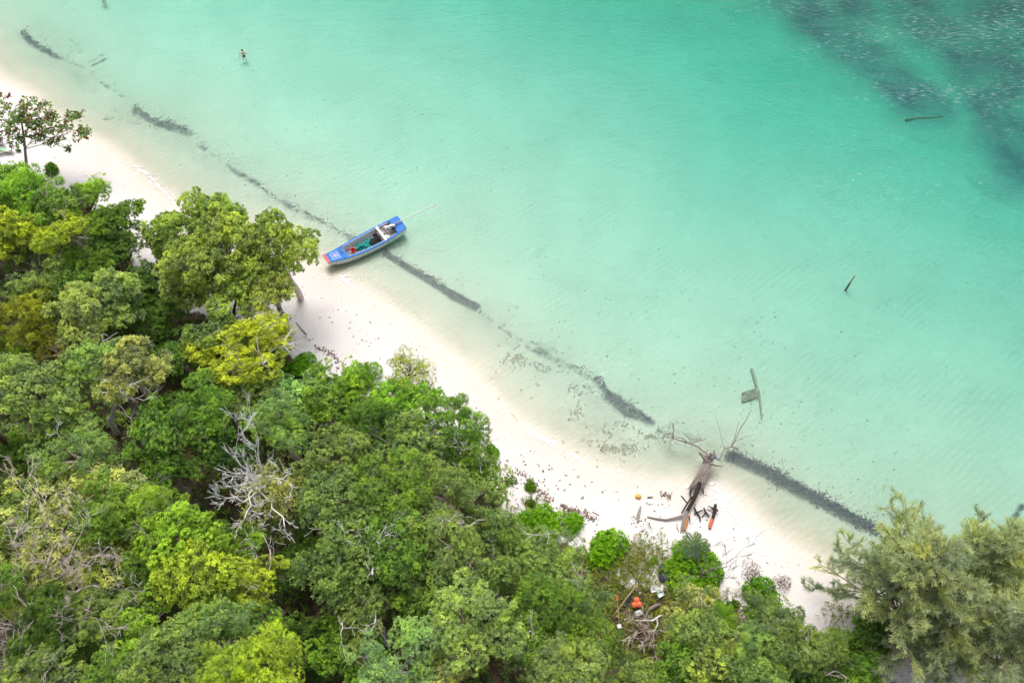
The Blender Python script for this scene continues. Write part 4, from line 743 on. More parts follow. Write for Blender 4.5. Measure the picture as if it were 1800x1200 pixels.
deck(.795, .812, M['blue'], 'bow_coaming', .10, .0, 2, .09); deck(.105, .118, M['blue'], 'stern_coaming', .09, .10, 2, .09)
deck(.268, .296, M['white'], 'crossbeam', .07, .02, 2, .07); deck(.20, .213, M['deckwood'], 'thwart', -.02, .1, 1, .05)
for k in range(5): deck(.135 + k * .036, .135 + k * .036 + .033, M['deckwood'], 'floor_board', -.26, .13, 1, .03)
zz = st(.88, GZ) + .055
def flat_mark(pts, m, name, z=zz):
    mb = MB(); mb.poly([(p[0], p[1], np.interp(p[0] / BL, T_, GZ) + .055) for p in pts], .006); mb.build(name, m, boat)
flat_mark([(BL * (.885 + .028 * math.cos(a / 14 * 6.28)), .27 * math.sin(a / 14 * 6.28) * .9, 0) for a in range(14)], M['lilac'], 'painted_oval')
for (x0, x1, y0, y1) in ((.925, .93, -.36, .36), (.845, .85, -.40, .40), (.85, .925, .36, .385), (.85, .925, -.385, -.36)): flat_mark([(BL * x0, y0, 0), (BL * x1, y0, 0), (BL * x1, y1, 0), (BL * x0, y1, 0)][::1], M['white'], 'painted_line')
# anchor rope coil on the fore hatch (own thing) + engine as part with sub-parts
rnd = random.Random(2)
eng = empty('engine', (0, 0, 0)); eng.parent = boat
EX, EZ = BL * .085, 1.06
MB().box((EX + .42, .12, EZ - .10), (.62, .38, .34)).box((EX + .40, .12, EZ + .12), (.42, .26, .14)).box((EX + .75, .12, EZ - .02), (.14, .34, .22)).build('engine_block', M['steel'], eng, bevel=.03)
MB().tube([(EX + .8, .12, EZ + .02), (EX + .86, .12, EZ + .02)], .20, 12).build('flywheel', M['steel'], eng); MB().tube([(EX + .45, .36, EZ - .05), (EX + .45, .36, EZ + .18)], .09, 10).build('air_filter', M['black'], eng)
MB().box((EX + .55, .10, EZ + .24), (.30, .22, .10)).build('fuel_tank', M['white'], eng, bevel=.03)
MB().tube([(EX + .7, .05, EZ + .05), (EX + 1.35, -.22, EZ + .12)], .025, 6).build('tiller', M['pipe'], eng); MB().box((EX + .32, .12, .70), (.12, .12, .56)).build('mount', M['steel'], eng)
MB().tube([(EX + .42, .05, EZ - .1), (EX + .2, -.02, EZ - .12), (EX - .5, -.02, EZ + .06)], [.10, .09, .06], 8).build('gearbox', M['steel'], eng)
wl = Matrix.Rotation(-bz, 3, 'Z') @ (P(762, 361, 1.1) - Vector((S_.x, S_.y, 0)))
s0 = Vector((EX - .4, -.0, EZ + .02)); MB().tube([s0, s0.lerp(wl, .5), wl], [.06, .055, .05], 8).build('propeller_shaft', M['pipe'], eng)
dsh = (wl - s0).normalized(); sd_ = dsh.cross(Vector((0, 0, 1))).normalized()
MB().tube([wl - dsh * .45, wl + sd_ * .16, wl + dsh * .35 + sd_ * .2], .035, 5).tube([wl - dsh * .45, wl - sd_ * .16, wl + dsh * .3 - sd_ * .2], .022, 5).build('propeller_guard', M['pipe'], eng)
pm = MB()
for k in range(3):
    a = k * 2.094; u = sd_ * math.cos(a) + Vector((0, 0, 1)) * math.sin(a); v = dsh.cross(u); pm.poly([wl + dsh * .1, wl + dsh * .06 + u * .12 + v * .05, wl + dsh * .1 + u * .17, wl + dsh * .14 + u * .12 - v * .05])
pm.build('propeller', M['steel'], eng)
def bpos(t, y, z):
    c_, s_ = math.cos(bz), math.sin(bz); return Vector((S_.x + t * BL * c_ - y * s_, S_.y + t * BL * s_ + y * c_, z))
# fish traps: round teal cages
def trap(loc, r, h, label, cage=True):
    root = empty('crab_trap', loc, label, 'crab trap', 'teal crab traps in the boat', rz=bz); f = MB(); rn = random.Random(int(r * 1000))
    for z in (.015, h): f.tube([(r * math.cos(a / 14 * 6.2832), r * math.sin(a / 14 * 6.2832), z) for a in range(15)], .016, 4, cap=False)
    for k in range(8): a = k / 8 * 6.28; f.tube([(r * math.cos(a), r * math.sin(a), .01), (r * 1.04 * math.cos(a), r * 1.04 * math.sin(a), h / 2), (r * math.cos(a), r * math.sin(a), h)], .011, 4, cap=False)
    f.build('wire_frame', M['tealp'], root); net = MB(); n = 14
    rings = [(r * .94, .01), (r * .93, h * .45), (r * .9, h * .93), (r * .35, h * .80)]
    for rr, z in rings: net.v += [(rr * (1 + rn.uniform(-.05, .05)) * math.cos(a / n * 6.2832), rr * math.sin(a / n * 6.2832), z) for a in range(n)]
    for i in range(3):
        for j in range(n): a = i * n + j; b_ = i * n + (j + 1) % n; net.f.append((a, b_, b_ + n, a + n))
    net.f.append(tuple(3 * n + j for j in range(n))); net.build('netting', M['teal'], root)
for (t, y, z, r, lb) in ((.600, -.22, .12, .26, 'teal crab trap next to the red basket'), (.555, .22, .12, .25, 'teal crab trap on the seaward side of the row, nearest the bow'), (.530, -.28, .12, .22, 'smallest teal crab trap by the lower gunwale, second from the bow'), (.492, .08, .13, .25, 'teal crab trap in the middle of the heap'),
                         (.478, .50, .13, .24, 'teal crab trap against the far gunwale'), (.455, -.28, .12, .25, 'teal crab trap nearest the black net'), (.545, -.02, .40, .23, 'teal crab trap lying on top of the others')): trap(bpos(t, y, z), r, .26, lb)
bk = empty('basket', bpos(.662, .0, .16), 'red plastic basket standing in the bow end of the boat', 'basket'); m_ = MB(); n = 16
for rr, z in ((.17, 0), (.24, .45), (.27, .46), (.27, .43), (.225, .43), (.155, .03)): m_.v += [(rr * math.cos(a / n * 6.2832), rr * math.sin(a / n * 6.2832), z) for a in range(n)]
for i in range(5):
    for j in range(n): a = i * n + j; b_ = i * n + (j + 1) % n; m_.f.append((a, b_, b_ + n, a + n))
m_.f.append(tuple(5 * n + j for j in range(n))); m_.f.append(tuple(range(n))[::-1]); m_.build('tub', M['red'], bk)
MB().tube([(.27, 0, .44), (.24, 0, .6), (0, 0, .7), (-.24, 0, .6), (-.27, 0, .44)], .015, 5).build('handle', M['white'], bk)
net = MB(); rn = random.Random(31)
for i in range(16):
    t = rn.uniform(.32, .425); y = rn.uniform(-.6, .65) * (1 - (t - .32) * 5.5); net.blob(bpos(t, y, rn.uniform(.14, .3)), (rn.uniform(.2, .36), rn.uniform(.15, .3), rn.uniform(.08, .18)), rn, 9, 6, .28)
tag(net.build('fishing_net', M['black'], None), 'heap of black fishing net in the boat before the crossbeam', 'fishing net')
cl_ = MB(); rn = random.Random(32); cl_.blob(bpos(.245, .5, .56), (.33, .24, .10), rn, 10, 6, .2).blob(bpos(.25, -.1, .54), (.14, .10, .08), rn, 8, 5, .2); tag(cl_.build('cloth_bundle', M['white'], None, smooth=True), 'crumpled white cloth bundle beside the boat crossbeam', 'cloth')
c2 = MB(); c2.blob(bpos(.17, -.42, .58), (.34, .2, .09), rn, 10, 6, .25); tag(c2.build('float_bundle', M['white'], None, smooth=True), 'pale grey bundle lying on the boards beside the engine', 'bundle')
cp = MB(); pts = [bpos(.79 + .018 * math.cos(a / 3.1), -.12 + .14 * math.sin(a / 3.1), 1.0 + a * .0016) for a in range(60)]; cp.tube(pts, .02, 4); tag(cp.build('rope_coil', M['rope'], None), 'coiled white rope on the fore hatch of the boat', 'rope')
ln_ = MB(); ln_.tube([bpos(.12, -.75, .5), P(690, 432, .05), P(720, 432, -.2), P(780, 443, -.5)], .012, 4); tag(ln_.build('mooring_line', M['rope'], None), 'thin line trailing from the boat stern into the water', 'rope')
# ------------------------------------------------------------------ fallen driftwood tree
def dw(px, py, dz=.15, z=None): return P(px, py, z) if z is not None else G(px, py, dz)
base = G(1200, 940); DT = empty('driftwood_tree', base, 'fallen grey driftwood tree lying from the sand into the shallows', 'driftwood')
rnd = random.Random(44)
def dpath(mb, lst, n=7, rough=.16):
    pts = [P(a, b_, z) - base for (a, b_, z, r) in lst]; mb.tube(pts, [q[3] for q in lst], n, rough=rough, rnd=rnd)
trunk = MB()
for k in range(9):     # splintered fluted bole: several strands side by side
    o = (k - 4) * 1.5; dpath(trunk, [(1250 + o * .6, 800 + abs(o) * .3, 1.15, .11), (1243 + o * .95, 814, 1.0, .14), (1237 + o * 1.25, 830, .95, .14), (1228 + o * 1.6, 847 + rnd.uniform(-3, 3), .8, .11), (1221 + o * 2.0, 860 + rnd.uniform(-9, 8), .5, .03)])
for k in range(7): o = (k - 3) * 2.1 + rnd.uniform(-.5, .5); dpath(trunk, [(1247 + o * .6, 804, 1.36, .03), (1238 + o, 826, 1.22, .05), (1229 + o * 1.4, 848 + rnd.uniform(-6, 9), .92, .012)], 5)
trunk.build('trunk', M['drift'], DT)
ch = MB()
dpath(ch, [(1230, 848, .8, .16), (1226, 862, .75, .17), (1219, 878, .65, .17), (1211, 892, .6, .16), (1204, 905, .5, .13)]); dpath(ch, [(1218, 850, .6, .14), (1214, 862, .5, .10), (1213, 872, .35, .04)]); dpath(ch, [(1232, 850, .7, .13), (1235, 858, .5, .08), (1237, 868, .3, .04)])
dpath(ch, [(1208, 884, .9, .05), (1200, 874, 1.3, .05), (1197, 871, 1.4, .04)]); dpath(ch, [(1216, 872, .7, .07), (1205, 890, .6, .06), (1198, 902, .5, .05)]); ch.build('charred_section', M['charred'], DT)
lo = MB()
dpath(lo, [(1206, 898, .6, .15), (1204, 910, .5, .15), (1200, 925, .35, .12), (1196, 940, .2, .08), (1194, 950, .2, .04)]); dpath(lo, [(1200, 906, .5, .11), (1185, 910, .4, .09), (1170, 913, .35, .08), (1155, 911, .3, .08), (1138, 908, .25, .07)])
dpath(lo, [(1190, 925, .35, .04), (1194, 938, .25, .03)]); lo.build('lower_limb', M['bark_grey'], DT)
rt = MB()
for l in ([(1243, 812, 1.2, .15), (1236, 802, 1.6, .11), (1229, 794, 1.9, .07)], [(1247, 806, 1.2, .13), (1254, 798, 1.5, .08), (1256, 790, 1.7, .03)], [(1246, 812, 1.2, .10), (1258, 818, 1.1, .07), (1271, 819, .9, .03)], [(1248, 802, 1.4, .09), (1260, 805, 1.3, .06), (1268, 811, 1.1, .03)],
          [(1240, 812, 1.1, .10), (1244, 800, 1.5, .10), (1250, 796, 1.6, .08)], [(1249, 804, 1.3, .08), (1246, 797, 1.6, .05)]): dpath(rt, [(q[0], q[1], q[2], q[3] * 1.35) for q in l], 6)
r5 = random.Random(61)
for k in range(16): contorted(rt, P(1246 + r5.uniform(-7, 9), 804 + r5.uniform(-7, 8), 1.3) - base, Vector((r5.uniform(-1, 1), r5.uniform(-.6, 1), r5.uniform(-.1, .9))), r5.uniform(.35, .8), r5.uniform(.04, .08), 1, r5, .9, 2)
rt.build('root_stub', M['drift'], DT)
lb_ = MB()
dpath(lb_, [(1248, 800, 1.4, .10), (1238, 794, 1.4, .085), (1225, 784, 1.35, .075), (1210, 778, 1.3, .07), (1196, 774, 1.2, .06), (1182, 770, 1.1, .05)], 6)
r2 = random.Random(46)
for (a, b_, z) in ((1180, 770, 1.1), (1182, 769, 1.1), (1184, 769, 1.1)):
    for k in range(3): contorted(lb_, P(a, b_, z) - base, Vector((r2.uniform(-1, .3), r2.uniform(-1, 1), r2.uniform(-.4, .4))), r2.uniform(.7, 1.3), .03, 1, r2, .6, 2)
for l in ([(1210, 778, 1.3, .05), (1200, 770, 1.6, .045), (1188, 768, 1.5, .04), (1178, 760, 1.5, .02)], [(1212, 779, 1.3, .05), (1213, 772, 1.5, .04), (1205, 764, 1.8, .03), (1195, 757, 1.8, .015)], [(1212, 779, 1.2, .06), (1225, 775, .6, .05), (1241, 771, .05, .02)], [(1206, 778, 1.2, .03), (1202, 782, .9, .02)],
          [(1166, 770, 1.0, .04), (1170, 762, 1.4, .04), (1182, 762, 1.5, .035), (1183, 769, 1.2, .03)]): dpath(lb_, l, 5)
lb_.build('left_branch', M['bark_grey'], DT)
rb = MB()
dpath(rb, [(1265, 806, .9, .07), (1270, 795, 1.0, .06), (1273, 788, 1.0, .05), (1285, 785, 1.0, .05)], 5); dpath(rb, [(1285, 785, 1.0, .05), (1292, 775, 1.2, .04), (1300, 755, 1.6, .035), (1312, 737, 1.9, .03), (1322, 718, 2.2, .012)], 5)
dpath(rb, [(1285, 785, 1.0, .04), (1292, 768, 1.5, .03), (1299, 740, 2.0, .015)], 4); dpath(rb, [(1273, 788, 1.0, .03), (1268, 770, 1.3, .02), (1262, 745, 1.6, .015), (1256, 722, 1.8, .008)], 4)
dpath(rb, [(1285, 785, .8, .05), (1298, 788, .6, .06)], 5); dpath(rb, [(1280, 786, .9, .03), (1280, 797, .4, .03)], 5); dpath(rb, [(1290, 776, 1.0, .02), (1310, 768, 1.1, .015), (1328, 762, 1.1, .008)], 3)
rb.build('right_branch', M['bark_grey'], DT)
# painted timber offcuts and charred sticks on the sand
M['orange'] = mat('orange', (.44, .21, .09), .7, .3, .45, 7, .3); M['redorange'] = mat('redorange', (.58, .14, .08), .6, .3, .3, 7, .2); M['buoy'] = mat('buoy', (.80, .16, .07), .5, .4, .12, 6); M['yellow'] = mat('yellow', (.72, .42, .07), .6, .3, .2, 6); M['plastic_white'] = mat('plastic_white', (.80, .82, .82), .4, .5, .12, 8)
M['bamboo'] = mat('bamboo', (.50, .32, .17), .7, .3, .35, 6); M['tarp'] = mat('tarp', (.045, .055, .07), .6, .4, .5, 8, .5); M['greybrown'] = mat('greybrown', (.24, .19, .17), .95, .1, .5, 7, .5)
def stick(name, lst, m, label, cat='driftwood', n=7, rough=.14, group=None):
    mb = MB(); rn = random.Random(int(lst[0][0]))
    mb.tube([G(a, b_, dz) for (a, b_, dz, r) in lst], [q[3] for q in lst], n, rough=rough, rnd=rn); return tag(mb.build(name, m), label, cat, group)
stick('timber_offcut', [(1208, 905, .25, .13), (1206, 917, .22, .15), (1203, 932, .15, .12)], M['orange'], 'orange-brown stripped timber chunk by the driftwood foot', 'driftwood', 8)
stick('timber_offcut', [(1207, 902, .35, .10), (1209, 908, .3, .11)], M['redorange'], 'small rusty red wood chunk above the orange-brown one', 'driftwood', 8)
lg = empty('burnt_log', G(1254, 905), 'dark straight log with a red-orange end on the sand', 'driftwood'); o0 = lg.location
mb = MB(); mb.tube([G(1258, 886, .2) - o0, G(1256, 900, .2) - o0, G(1252, 913, .17) - o0], [.11, .125, .12], 8, rough=.1, rnd=rnd); mb.build('log', M['charred'], lg)
mb = MB(); mb.tube([G(1252, 912.5, .17) - o0, G(1249, 920, .17) - o0, G(1247.5, 928, .15) - o0], [.15, .15, .12], 8, rough=.08, rnd=rnd); mb.build('painted_end', M['redorange'], lg)
stick('timber_offcut', [(1251, 892, .1, .07), (1256, 897, .1, .09), (1262, 896, .1, .06)], M['orange'], 'small orange wood piece under the dark straight log')
stick('burnt_stick', [(1244, 889, .25, .04), (1256, 893, .3, .05), (1263, 896, .25, .03)], M['charred'], 'short dark stick crossing the top of the straight log')
stick('burnt_stick', [(1242, 895, .3, .04), (1252, 900, .32, .035), (1263, 904, .2, .02)], M['charred'], 'thin dark stick crossing the middle of the straight log')
for lst, lb in (([(1220, 891, .25, .06), (1224, 900, .2, .08), (1230, 908, .15, .07), (1231, 916, .1, .05)], 'crooked charred stick, leftmost of the pair between tree and log'), ([(1237, 892, .3, .06), (1241, 901, .3, .08), (1247, 908, .15, .05)], 'crooked charred stick, next to the straight log'),
                ([(1220, 903, .15, .05), (1228, 899, .2, .06), (1236, 896, .25, .05)], 'charred stick joining the two crooked ones'), ([(1233, 908, .12, .045), (1240, 902, .25, .05)], 'short charred stick end pointing back to the driftwood'), ([(1212, 906, .2, .04), (1213, 920, .15, .03)], 'thin charred stick beside the orange timber')):
    stick('burnt_stick', lst, M['charred'], lb)
stick('driftwood_log', [(1126.5, 889, .15, .04), (1124.5, 896, .15, .10), (1122, 906, .12, .12), (1121, 919, .08, .05)], M['drift'], 'short pale grey driftwood piece upright in view left of the fallen tree')
stick('driftwood_log', [(521, 567, .08, .06), (530, 578, .08, .06), (539, 588, .08, .05)], M['drift'], 'small straight stick on the sand below the big open crown')
stick('driftwood_log', [(954, 826, .06, .06), (955.5, 829, .06, .05)], M['charred'], 'tiny dark wood stub alone on the pale sand'); stick('driftwood_log', [(1041, 899, .04, .03), (1053, 905, .04, .03)], M['greybrown'], 'thin brown stick on the sand near the bright shrubs')
stick('driftwood_log', [(861, 761, .05, .03), (863, 756, .12, .025), (867, 751, .15, .012)], M['bamboo'], 'small dry twig standing on the sand beside the wood'); stick('drift_line', [(897, 725, .02, .02), (903, 731, .02, .02), (910, 740, .02, .015)], M['orange'], 'thin orange line of debris on the wet sand', 'driftwood', 4)
stick('driftwood_log', [(1146, 870, .1, .05), (1142, 874, .12, .08), (1138, 873, .1, .06)], M['greybrown'], 'knotted brown wood lump beside the yellow pot')
yp = MB(); gp = G(1122, 872, .12); yp.blob(gp, (.26, .2, .16), rnd, 10, 7, .05); tag(yp.build('float_buoy', M['yellow'], smooth=True), 'yellow float washed up on the sand', 'float')
fb = MB(); fb.blob(G(1143, 881, .04), (.35, .25, .06), rnd, 10, 5, .2); tag(fb.build('plastic_sheet', M['plastic_white'], smooth=True), 'scrap of white plastic sheet by the brown wood lump', 'litter')
bc = MB(); bc.blob(G(1145, 872, .12), (.14, .12, .12), rnd, 8, 6, .1); tag(bc.build('shell_lump', M['bark_pale'], smooth=True), 'pale rounded lump at the end of the brown wood', 'litter')
bl_ = MB(); bl_.box(P(1258, 803, 1.55), (.16, .10, .10)); tag(bl_.build('bottle_scrap', M['blue']), 'bit of blue plastic caught in the driftwood roots', 'litter')
stick('driftwood_log', [(1135, 1082, .12, .09), (1142, 1071, .35, .14), (1152, 1064, .45, .14), (1162, 1061, .5, .08)], M['greybrown'], 'thick grey-brown log in the clearing right of the white jug')
stick('pale_branch', [(1117, 1090, .35, .05), (1135, 1090, .4, .06), (1148, 1090, .5, .07), (1158, 1083, .6, .07), (1165, 1080, .6, .05)], M['bleached'], 'long curved pale branch lying over the brushwood'); stick('pale_branch', [(1155, 1086, .55, .05), (1156, 1097, .5, .06), (1150, 1108, .4, .04)], M['bleached'], 'short pale branch forking down from the long curved one')
stick('thin_branch', [(1135, 1056, .3, .02), (1128, 1068, .35, .02), (1130, 1080, .35, .02), (1143, 1098, .4, .02)], M['greybrown'], 'thin crooked branch between the buoys and the brushwood', n=4)
stick('bamboo_pole', [(1083, 1076, .5, .035), (1100, 1052, .6, .045), (1121, 1026, .5, .04)], M['bamboo'], 'long tan bamboo pole slanting across the clearing', 'pole', 7, .02)
stick('dark_pole', [(1126, 1044, .3, .03), (1148, 1060, .3, .03)], M['charred'], 'thin dark pole tied to a small white float', 'pole', 5, .02)
def ball(px, py, r, m, name, label, cat, group=None, dz=None):
    q = G(px, py, dz if dz is not None else r); root = empty(name, q, label, cat, group); b_ = MB(); b_.blob((0, 0, 0), r, rnd, 14, 10, .0); b_.build('shell', m, root, smooth=True)
    MB().tube([(0, 0, r * .9), (0, .02, r * 1.25)], r * .14, 6).build('lug', m, root)
ball(1119, 1054, .24, M['buoy'], 'buoy', 'orange ball buoy at the back of the three', 'buoy', 'orange buoys'); ball(1115, 1063, .24, M['buoy'], 'buoy', 'orange ball buoy at the front left of the three', 'buoy', 'orange buoys'); ball(1123.5, 1062, .25, M['buoy'], 'buoy', 'orange ball buoy at the front right of the three', 'buoy', 'orange buoys')
ball(1125.5, 1042, .1, M['plastic_white'], 'small_float', 'small white float at the top of the thin dark pole', 'float'); ball(1085, 1083, .12, M['yellow'], 'small_float', 'yellow-orange float below the bamboo pole end', 'float')
def jug(px, py, s, m, label, rz=0, name='plastic_jug'):
    q = G(px, py, .02); root = empty(name, q, label, 'plastic jug', rz=rz); MB().box((0, 0, .24 * s), (.42 * s, .34 * s, .48 * s)).build('body', m, root, bevel=.06 * s)
    MB().tube([(.08 * s, 0, .48 * s), (.08 * s, 0, .58 * s)], .06 * s, 8).build('neck', m, root); MB().tube([(-.15 * s, 0, .46 * s), (-.12 * s, 0, .56 * s), (.02 * s, 0, .55 * s), (.04 * s, 0, .47 * s)], .022 * s, 5).build('handle', m, root)
M['plastic_grey'] = mat('plastic_grey', (.50, .52, .48), .5, .4, .25, 8)
jug(1121, 1080, 1.2, M['plastic_grey'], 'grey-white plastic jug just below the orange buoys', .4)
q = G(1088, 1105, .02); root = empty('marker_float', q, 'white marker float with a black foot, string and red top', 'marker', rz=.1); MB().box((0, .1, .28), (.3, .3, .42)).build('float_block', M['plastic_white'], root, bevel=.05); MB().box((0, 0, .06), (.36, .36, .12)).build('foot', M['black'], root, bevel=.03)
tp_ = G(1089.5, 1055, .55) - q; MB().tube([(0, .1, .5), tp_], .018, 5).build('pole', M['rope'], root); MB().tube([tp_, tp_ + Vector((0, .30, .16))], .10, 8).build('top_mark', M['buoy'], root)
def crate(px, py, s, m, label, rz):
    q = G(px, py, .02); root = empty('plastic_crate', q, label, 'crate', rz=rz); MB().box((0, 0, .03), (s, s * .8, .03)).build('base', m, root)
    for (x, y, w, d_) in ((0, .4 * s, s, .03), (0, -.4 * s, s, .03), (.485 * s, 0, .03, .77 * s), (-.485 * s, 0, .03, .77 * s)): MB().box((x, y, .16), (w, d_, .23)).build('side', m, root)
M['plastic_mint'] = mat('plastic_mint', (.60, .74, .70), .4, .5, .15, 8)
crate(1148, 1038, .38, M['plastic_white'], 'white open crate, the left of two in the clearing', .3); crate(1160, 1045, .48, M['plastic_mint'], 'pale mint crate, the right of two in the clearing', .5)
tb = MB(); rn = random.Random(9)
for k in range(5): tb.blob(G(1170 + rn.uniform(-5, 5), 1008 + rn.uniform(-9, 9), .25), (.4, .35, .28), rn, 10, 7, .18)
tag(tb.build('tarpaulin_bag', M['tarp'], smooth=True), 'bundled blue-black tarpaulin tucked beside the bright shrubs', 'tarpaulin')
tb = MB(); tb.blob(G(1104, 1049, .1), (.22, .35, .1), rn, 9, 6, .2).blob(G(1099, 1060, .1), (.18, .3, .08), rn, 9, 6, .2); tag(tb.build('rubber_sandal_pile', M['tarp'], smooth=True), 'dark rag pile behind the bamboo pole', 'rags')
tb = MB(); tb.blob(G(1148, 1003, .05), (.35, .5, .06), rn, 7, 4, .3); tag(tb.build('foam_sheet', M['plastic_white']), 'white foam sheet on the sand above the clearing', 'litter')
lt = [(1126, 1118), (1128, 1128), (1113, 1134), (1123, 1134), (1149, 1126), (1135, 1107), (1148, 1111), (1291, 1185), (1320, 1197), (363, 632), (355, 670), (1118, 1114), (1140, 1118), (1132, 1140), (1144, 1134)]
for k, (a, b_) in enumerate(lt):
    mb = MB(); qq = G(a, b_, .08); r_ = random.Random(k); mb.box(qq, (r_.uniform(.15, .3), r_.uniform(.12, .25), r_.uniform(.05, .14)), Matrix.Rotation(r_.random() * 3, 3, 'Z') @ Matrix.Rotation(r_.uniform(-.4, .4), 3, 'X'))
    wd = ['white foam scrap at the top left of the litter heap', 'white foam scrap in the middle of the litter heap', 'white scrap at the far lower left of the litter heap', 'white scrap at the lower edge of the litter heap', 'white scrap at the right end of the litter heap', 'white scrap under the long curved branch', 'white scrap below the short pale branch', 'white plastic scrap at the bottom edge between two bushes', 'second white scrap at the bottom edge, further right',
          'white scrap deep in the shade left of the yellow tree', 'white scrap on the dark ground below the yellow tree', 'small white scrap upper left in the litter heap', 'small white scrap right of the heap centre', 'small scrap lowest in the litter heap', 'small scrap low right in the litter heap'][k]
    tag(mb.build('foam_scrap', M['plastic_white'], bevel=.02), wd, 'litter', 'white litter scraps')
lm = MB(); rs_ = random.Random(50)
for k in range(420):
    a = 1130 + rs_.gauss(0, 17); b_ = 1118 + rs_.gauss(0, 13); q = G(a, b_, .1) if k % 4 == 0 else q + Vector((rs_.gauss(0, .3), rs_.gauss(0, .3), rs_.uniform(-.05, .05)))
    d_ = Vector((rs_.gauss(0, 1), rs_.gauss(0, 1), rs_.uniform(-.1, .3))).normalized() * rs_.uniform(.2, .7); lm.tube([q - d_, q + d_], [.022, .01], 3, cap=False)
tag(lm.build('twig_litter', M['greybrown']), 'mess of grey-brown twigs heaped below the curved pale branch', 'twigs', kind='stuff')
ll = along([(1560, 1180), (1590, 1160), (1640, 1195)], 520, 14, 601); bits('sand_litter', M['wrack'], ll, .03, .4, 602, 'streaky brown litter over the pinkish sand under the casuarina', 'beach debris', elong=6, ang=R(5))
ll = along([(1290, 1080), (1310, 1110), (1290, 1150)], 300, 12, 603); bits('sand_litter', M['greybrown'], ll, .07, .5, 604, 'grey-brown litter between the bushes below the white sand pocket', 'beach debris', elong=3)
# ------------------------------------------------------------------ sunken wood, post
def under(name, lst, m, label, cat='sunken log', n=7):
    mb = MB(); rn = random.Random(int(lst[0][0])); mb.tube([G(a, b_, dz) for (a, b_, dz, r) in lst], [q[3] for q in lst], n, rough=.2, rnd=rn); return tag(mb.build(name, m), label, cat)
under('sunken_log', [(1321, 648, .1, .12), (1327, 668, .1, .14), (1333, 690, .12, .14), (1336, 705, .1, .1), (1339, 737, .15, .05)], M['weed_brown'], 'long dark sunken log above right of the driftwood tree')
under('sunken_log', [(1592, 211, .2, .14), (1610, 208, .02, .13), (1635, 207, .0, .14), (1657, 205, .0, .07)], M['weed_brown'], 'dark sunken log lying crosswise in the deep green water')
M['netm'] = mat('netm', (.27, .25, .19), .95, .1, .5, 4, .3); nm = MB(); g_ = [[G(1304 + i * 5.5, 690 + j * 5 - i * 1.6 + (j * .5), .12 + random.Random(i * 7 + j).uniform(0, .14)) for j in range(4)] for i in range(6)]
for i in range(6): nm.v += [tuple(p) for p in g_[i]]
for i in range(5):
    for j in range(3): a = i * 4 + j; nm.f.append((a, a + 4, a + 5, a + 1))
no = nm.build('sunken_net', M['netm']); tag(no, 'brown sunken net spread beside the long sunken log', 'net'); so = no.modifiers.new('thick', 'SOLIDIFY'); so.thickness = .04
g_ = G(1490, 503); g_ = P(1495, 496, 0); pb_ = gz(g_.x, g_.y); root = empty('mooring_post', (g_.x, g_.y, pb_), 'single leaning pale post standing in open water', 'post'); tpv = P(1503, 484.5, 1.0)
MB().tube([(-.12, -.1, -.2), (0, 0, -pb_ + .02)], [.11, .08], 8).build('weedy_foot', M['weed'], root); MB().tube([(0, 0, -pb_ + .02), (tpv.x - g_.x, tpv.y - g_.y, 1.0 - pb_)], [.07, .05], 8).build('post', M['bamboo'], root)
# ------------------------------------------------------------------ deck chairs
M['green_cloth'] = mat('green_cloth', (.33, .66, .36), .8, .2, .1, 5); M['blue_cloth'] = mat('blue_cloth', (.13, .33, .74), .8, .2, .1, 5); M['frame_wood'] = mat('frame_wood', (.22, .085, .045), .6, .3, .3, 7); M['towel'] = mat('towel', (.82, .82, .82), .9, .1, .06, 8)
def deckchair(px, py, rz, m, label, group='wooden beach chairs'):
    q = G(px, py); root = empty('deck_chair', q, label, 'deck chair', group, rz=rz); W = .58; w = W / 2
    for s_ in (1, -1):
        MB().tube([(-.75, s_ * w, 1.0), (.45, s_ * w, .04)], .035, 5).build('back_rail', M['frame_wood'], root); MB().tube([(-.55, s_ * (w - .06), .03), (.75, s_ * (w - .06), .58)], .035, 5).build('seat_rail', M['frame_wood'], root); MB().tube([(-.45, s_ * (w - .03), .62), (-.75, s_ * (w - .03), .03)], .03, 5).build('prop_leg', M['frame_wood'], root)
    for p_ in ((-.75, 1.0), (.75, .58), (.45, .06), (-.55, .05), (-.75, .05)): MB().tube([(p_[0], -w, p_[1]), (p_[0], w, p_[1])], .03, 5).build('crossbar', M['frame_wood'], root)
    n = 10; mb = MB(); pts = [(-.75 + 1.5 * i / n, 1.0 - .42 * i / n - .42 * math.sin(PI * (i / n) ** .85)) for i in range(n + 1)]
    for (x, z) in pts: mb.v += [(x, -w + .05, z), (x, w - .05, z)]
    for i in range(n): mb.f.append((2 * i, 2 * i + 2, 2 * i + 3, 2 * i + 1))
    o = mb.build('sling', m, root); o.modifiers.new('t', 'SOLIDIFY').thickness = .012
    return root, q, w, pts
r1, q1, w1, pts1 = deckchair(12, 268, R(8), M['green_cloth'], 'green sling deck chair under the red-leaved beach tree'); r2_, q2, *_ = deckchair(-4, 254, R(14), M['blue_cloth'], 'blue sling deck chair cut by the left edge of the photo')
tw = MB(); rzm = Matrix.Rotation(R(8), 3, 'Z')
for i in range(6, 11): x, z = pts1[i]; tw.v += [tuple(q1 + rzm @ Vector((x, -w1 + .02, z + .03))), tuple(q1 + rzm @ Vector((x, w1 - .1, z + .035)))]
for i in range(4): tw.f.append((2 * i, 2 * i + 2, 2 * i + 3, 2 * i + 1))
o = tw.build('towel', M['towel']); o.modifiers.new('t', 'SOLIDIFY').thickness = .03; tag(o, 'white towel draped over the foot of the green deck chair', 'towel')
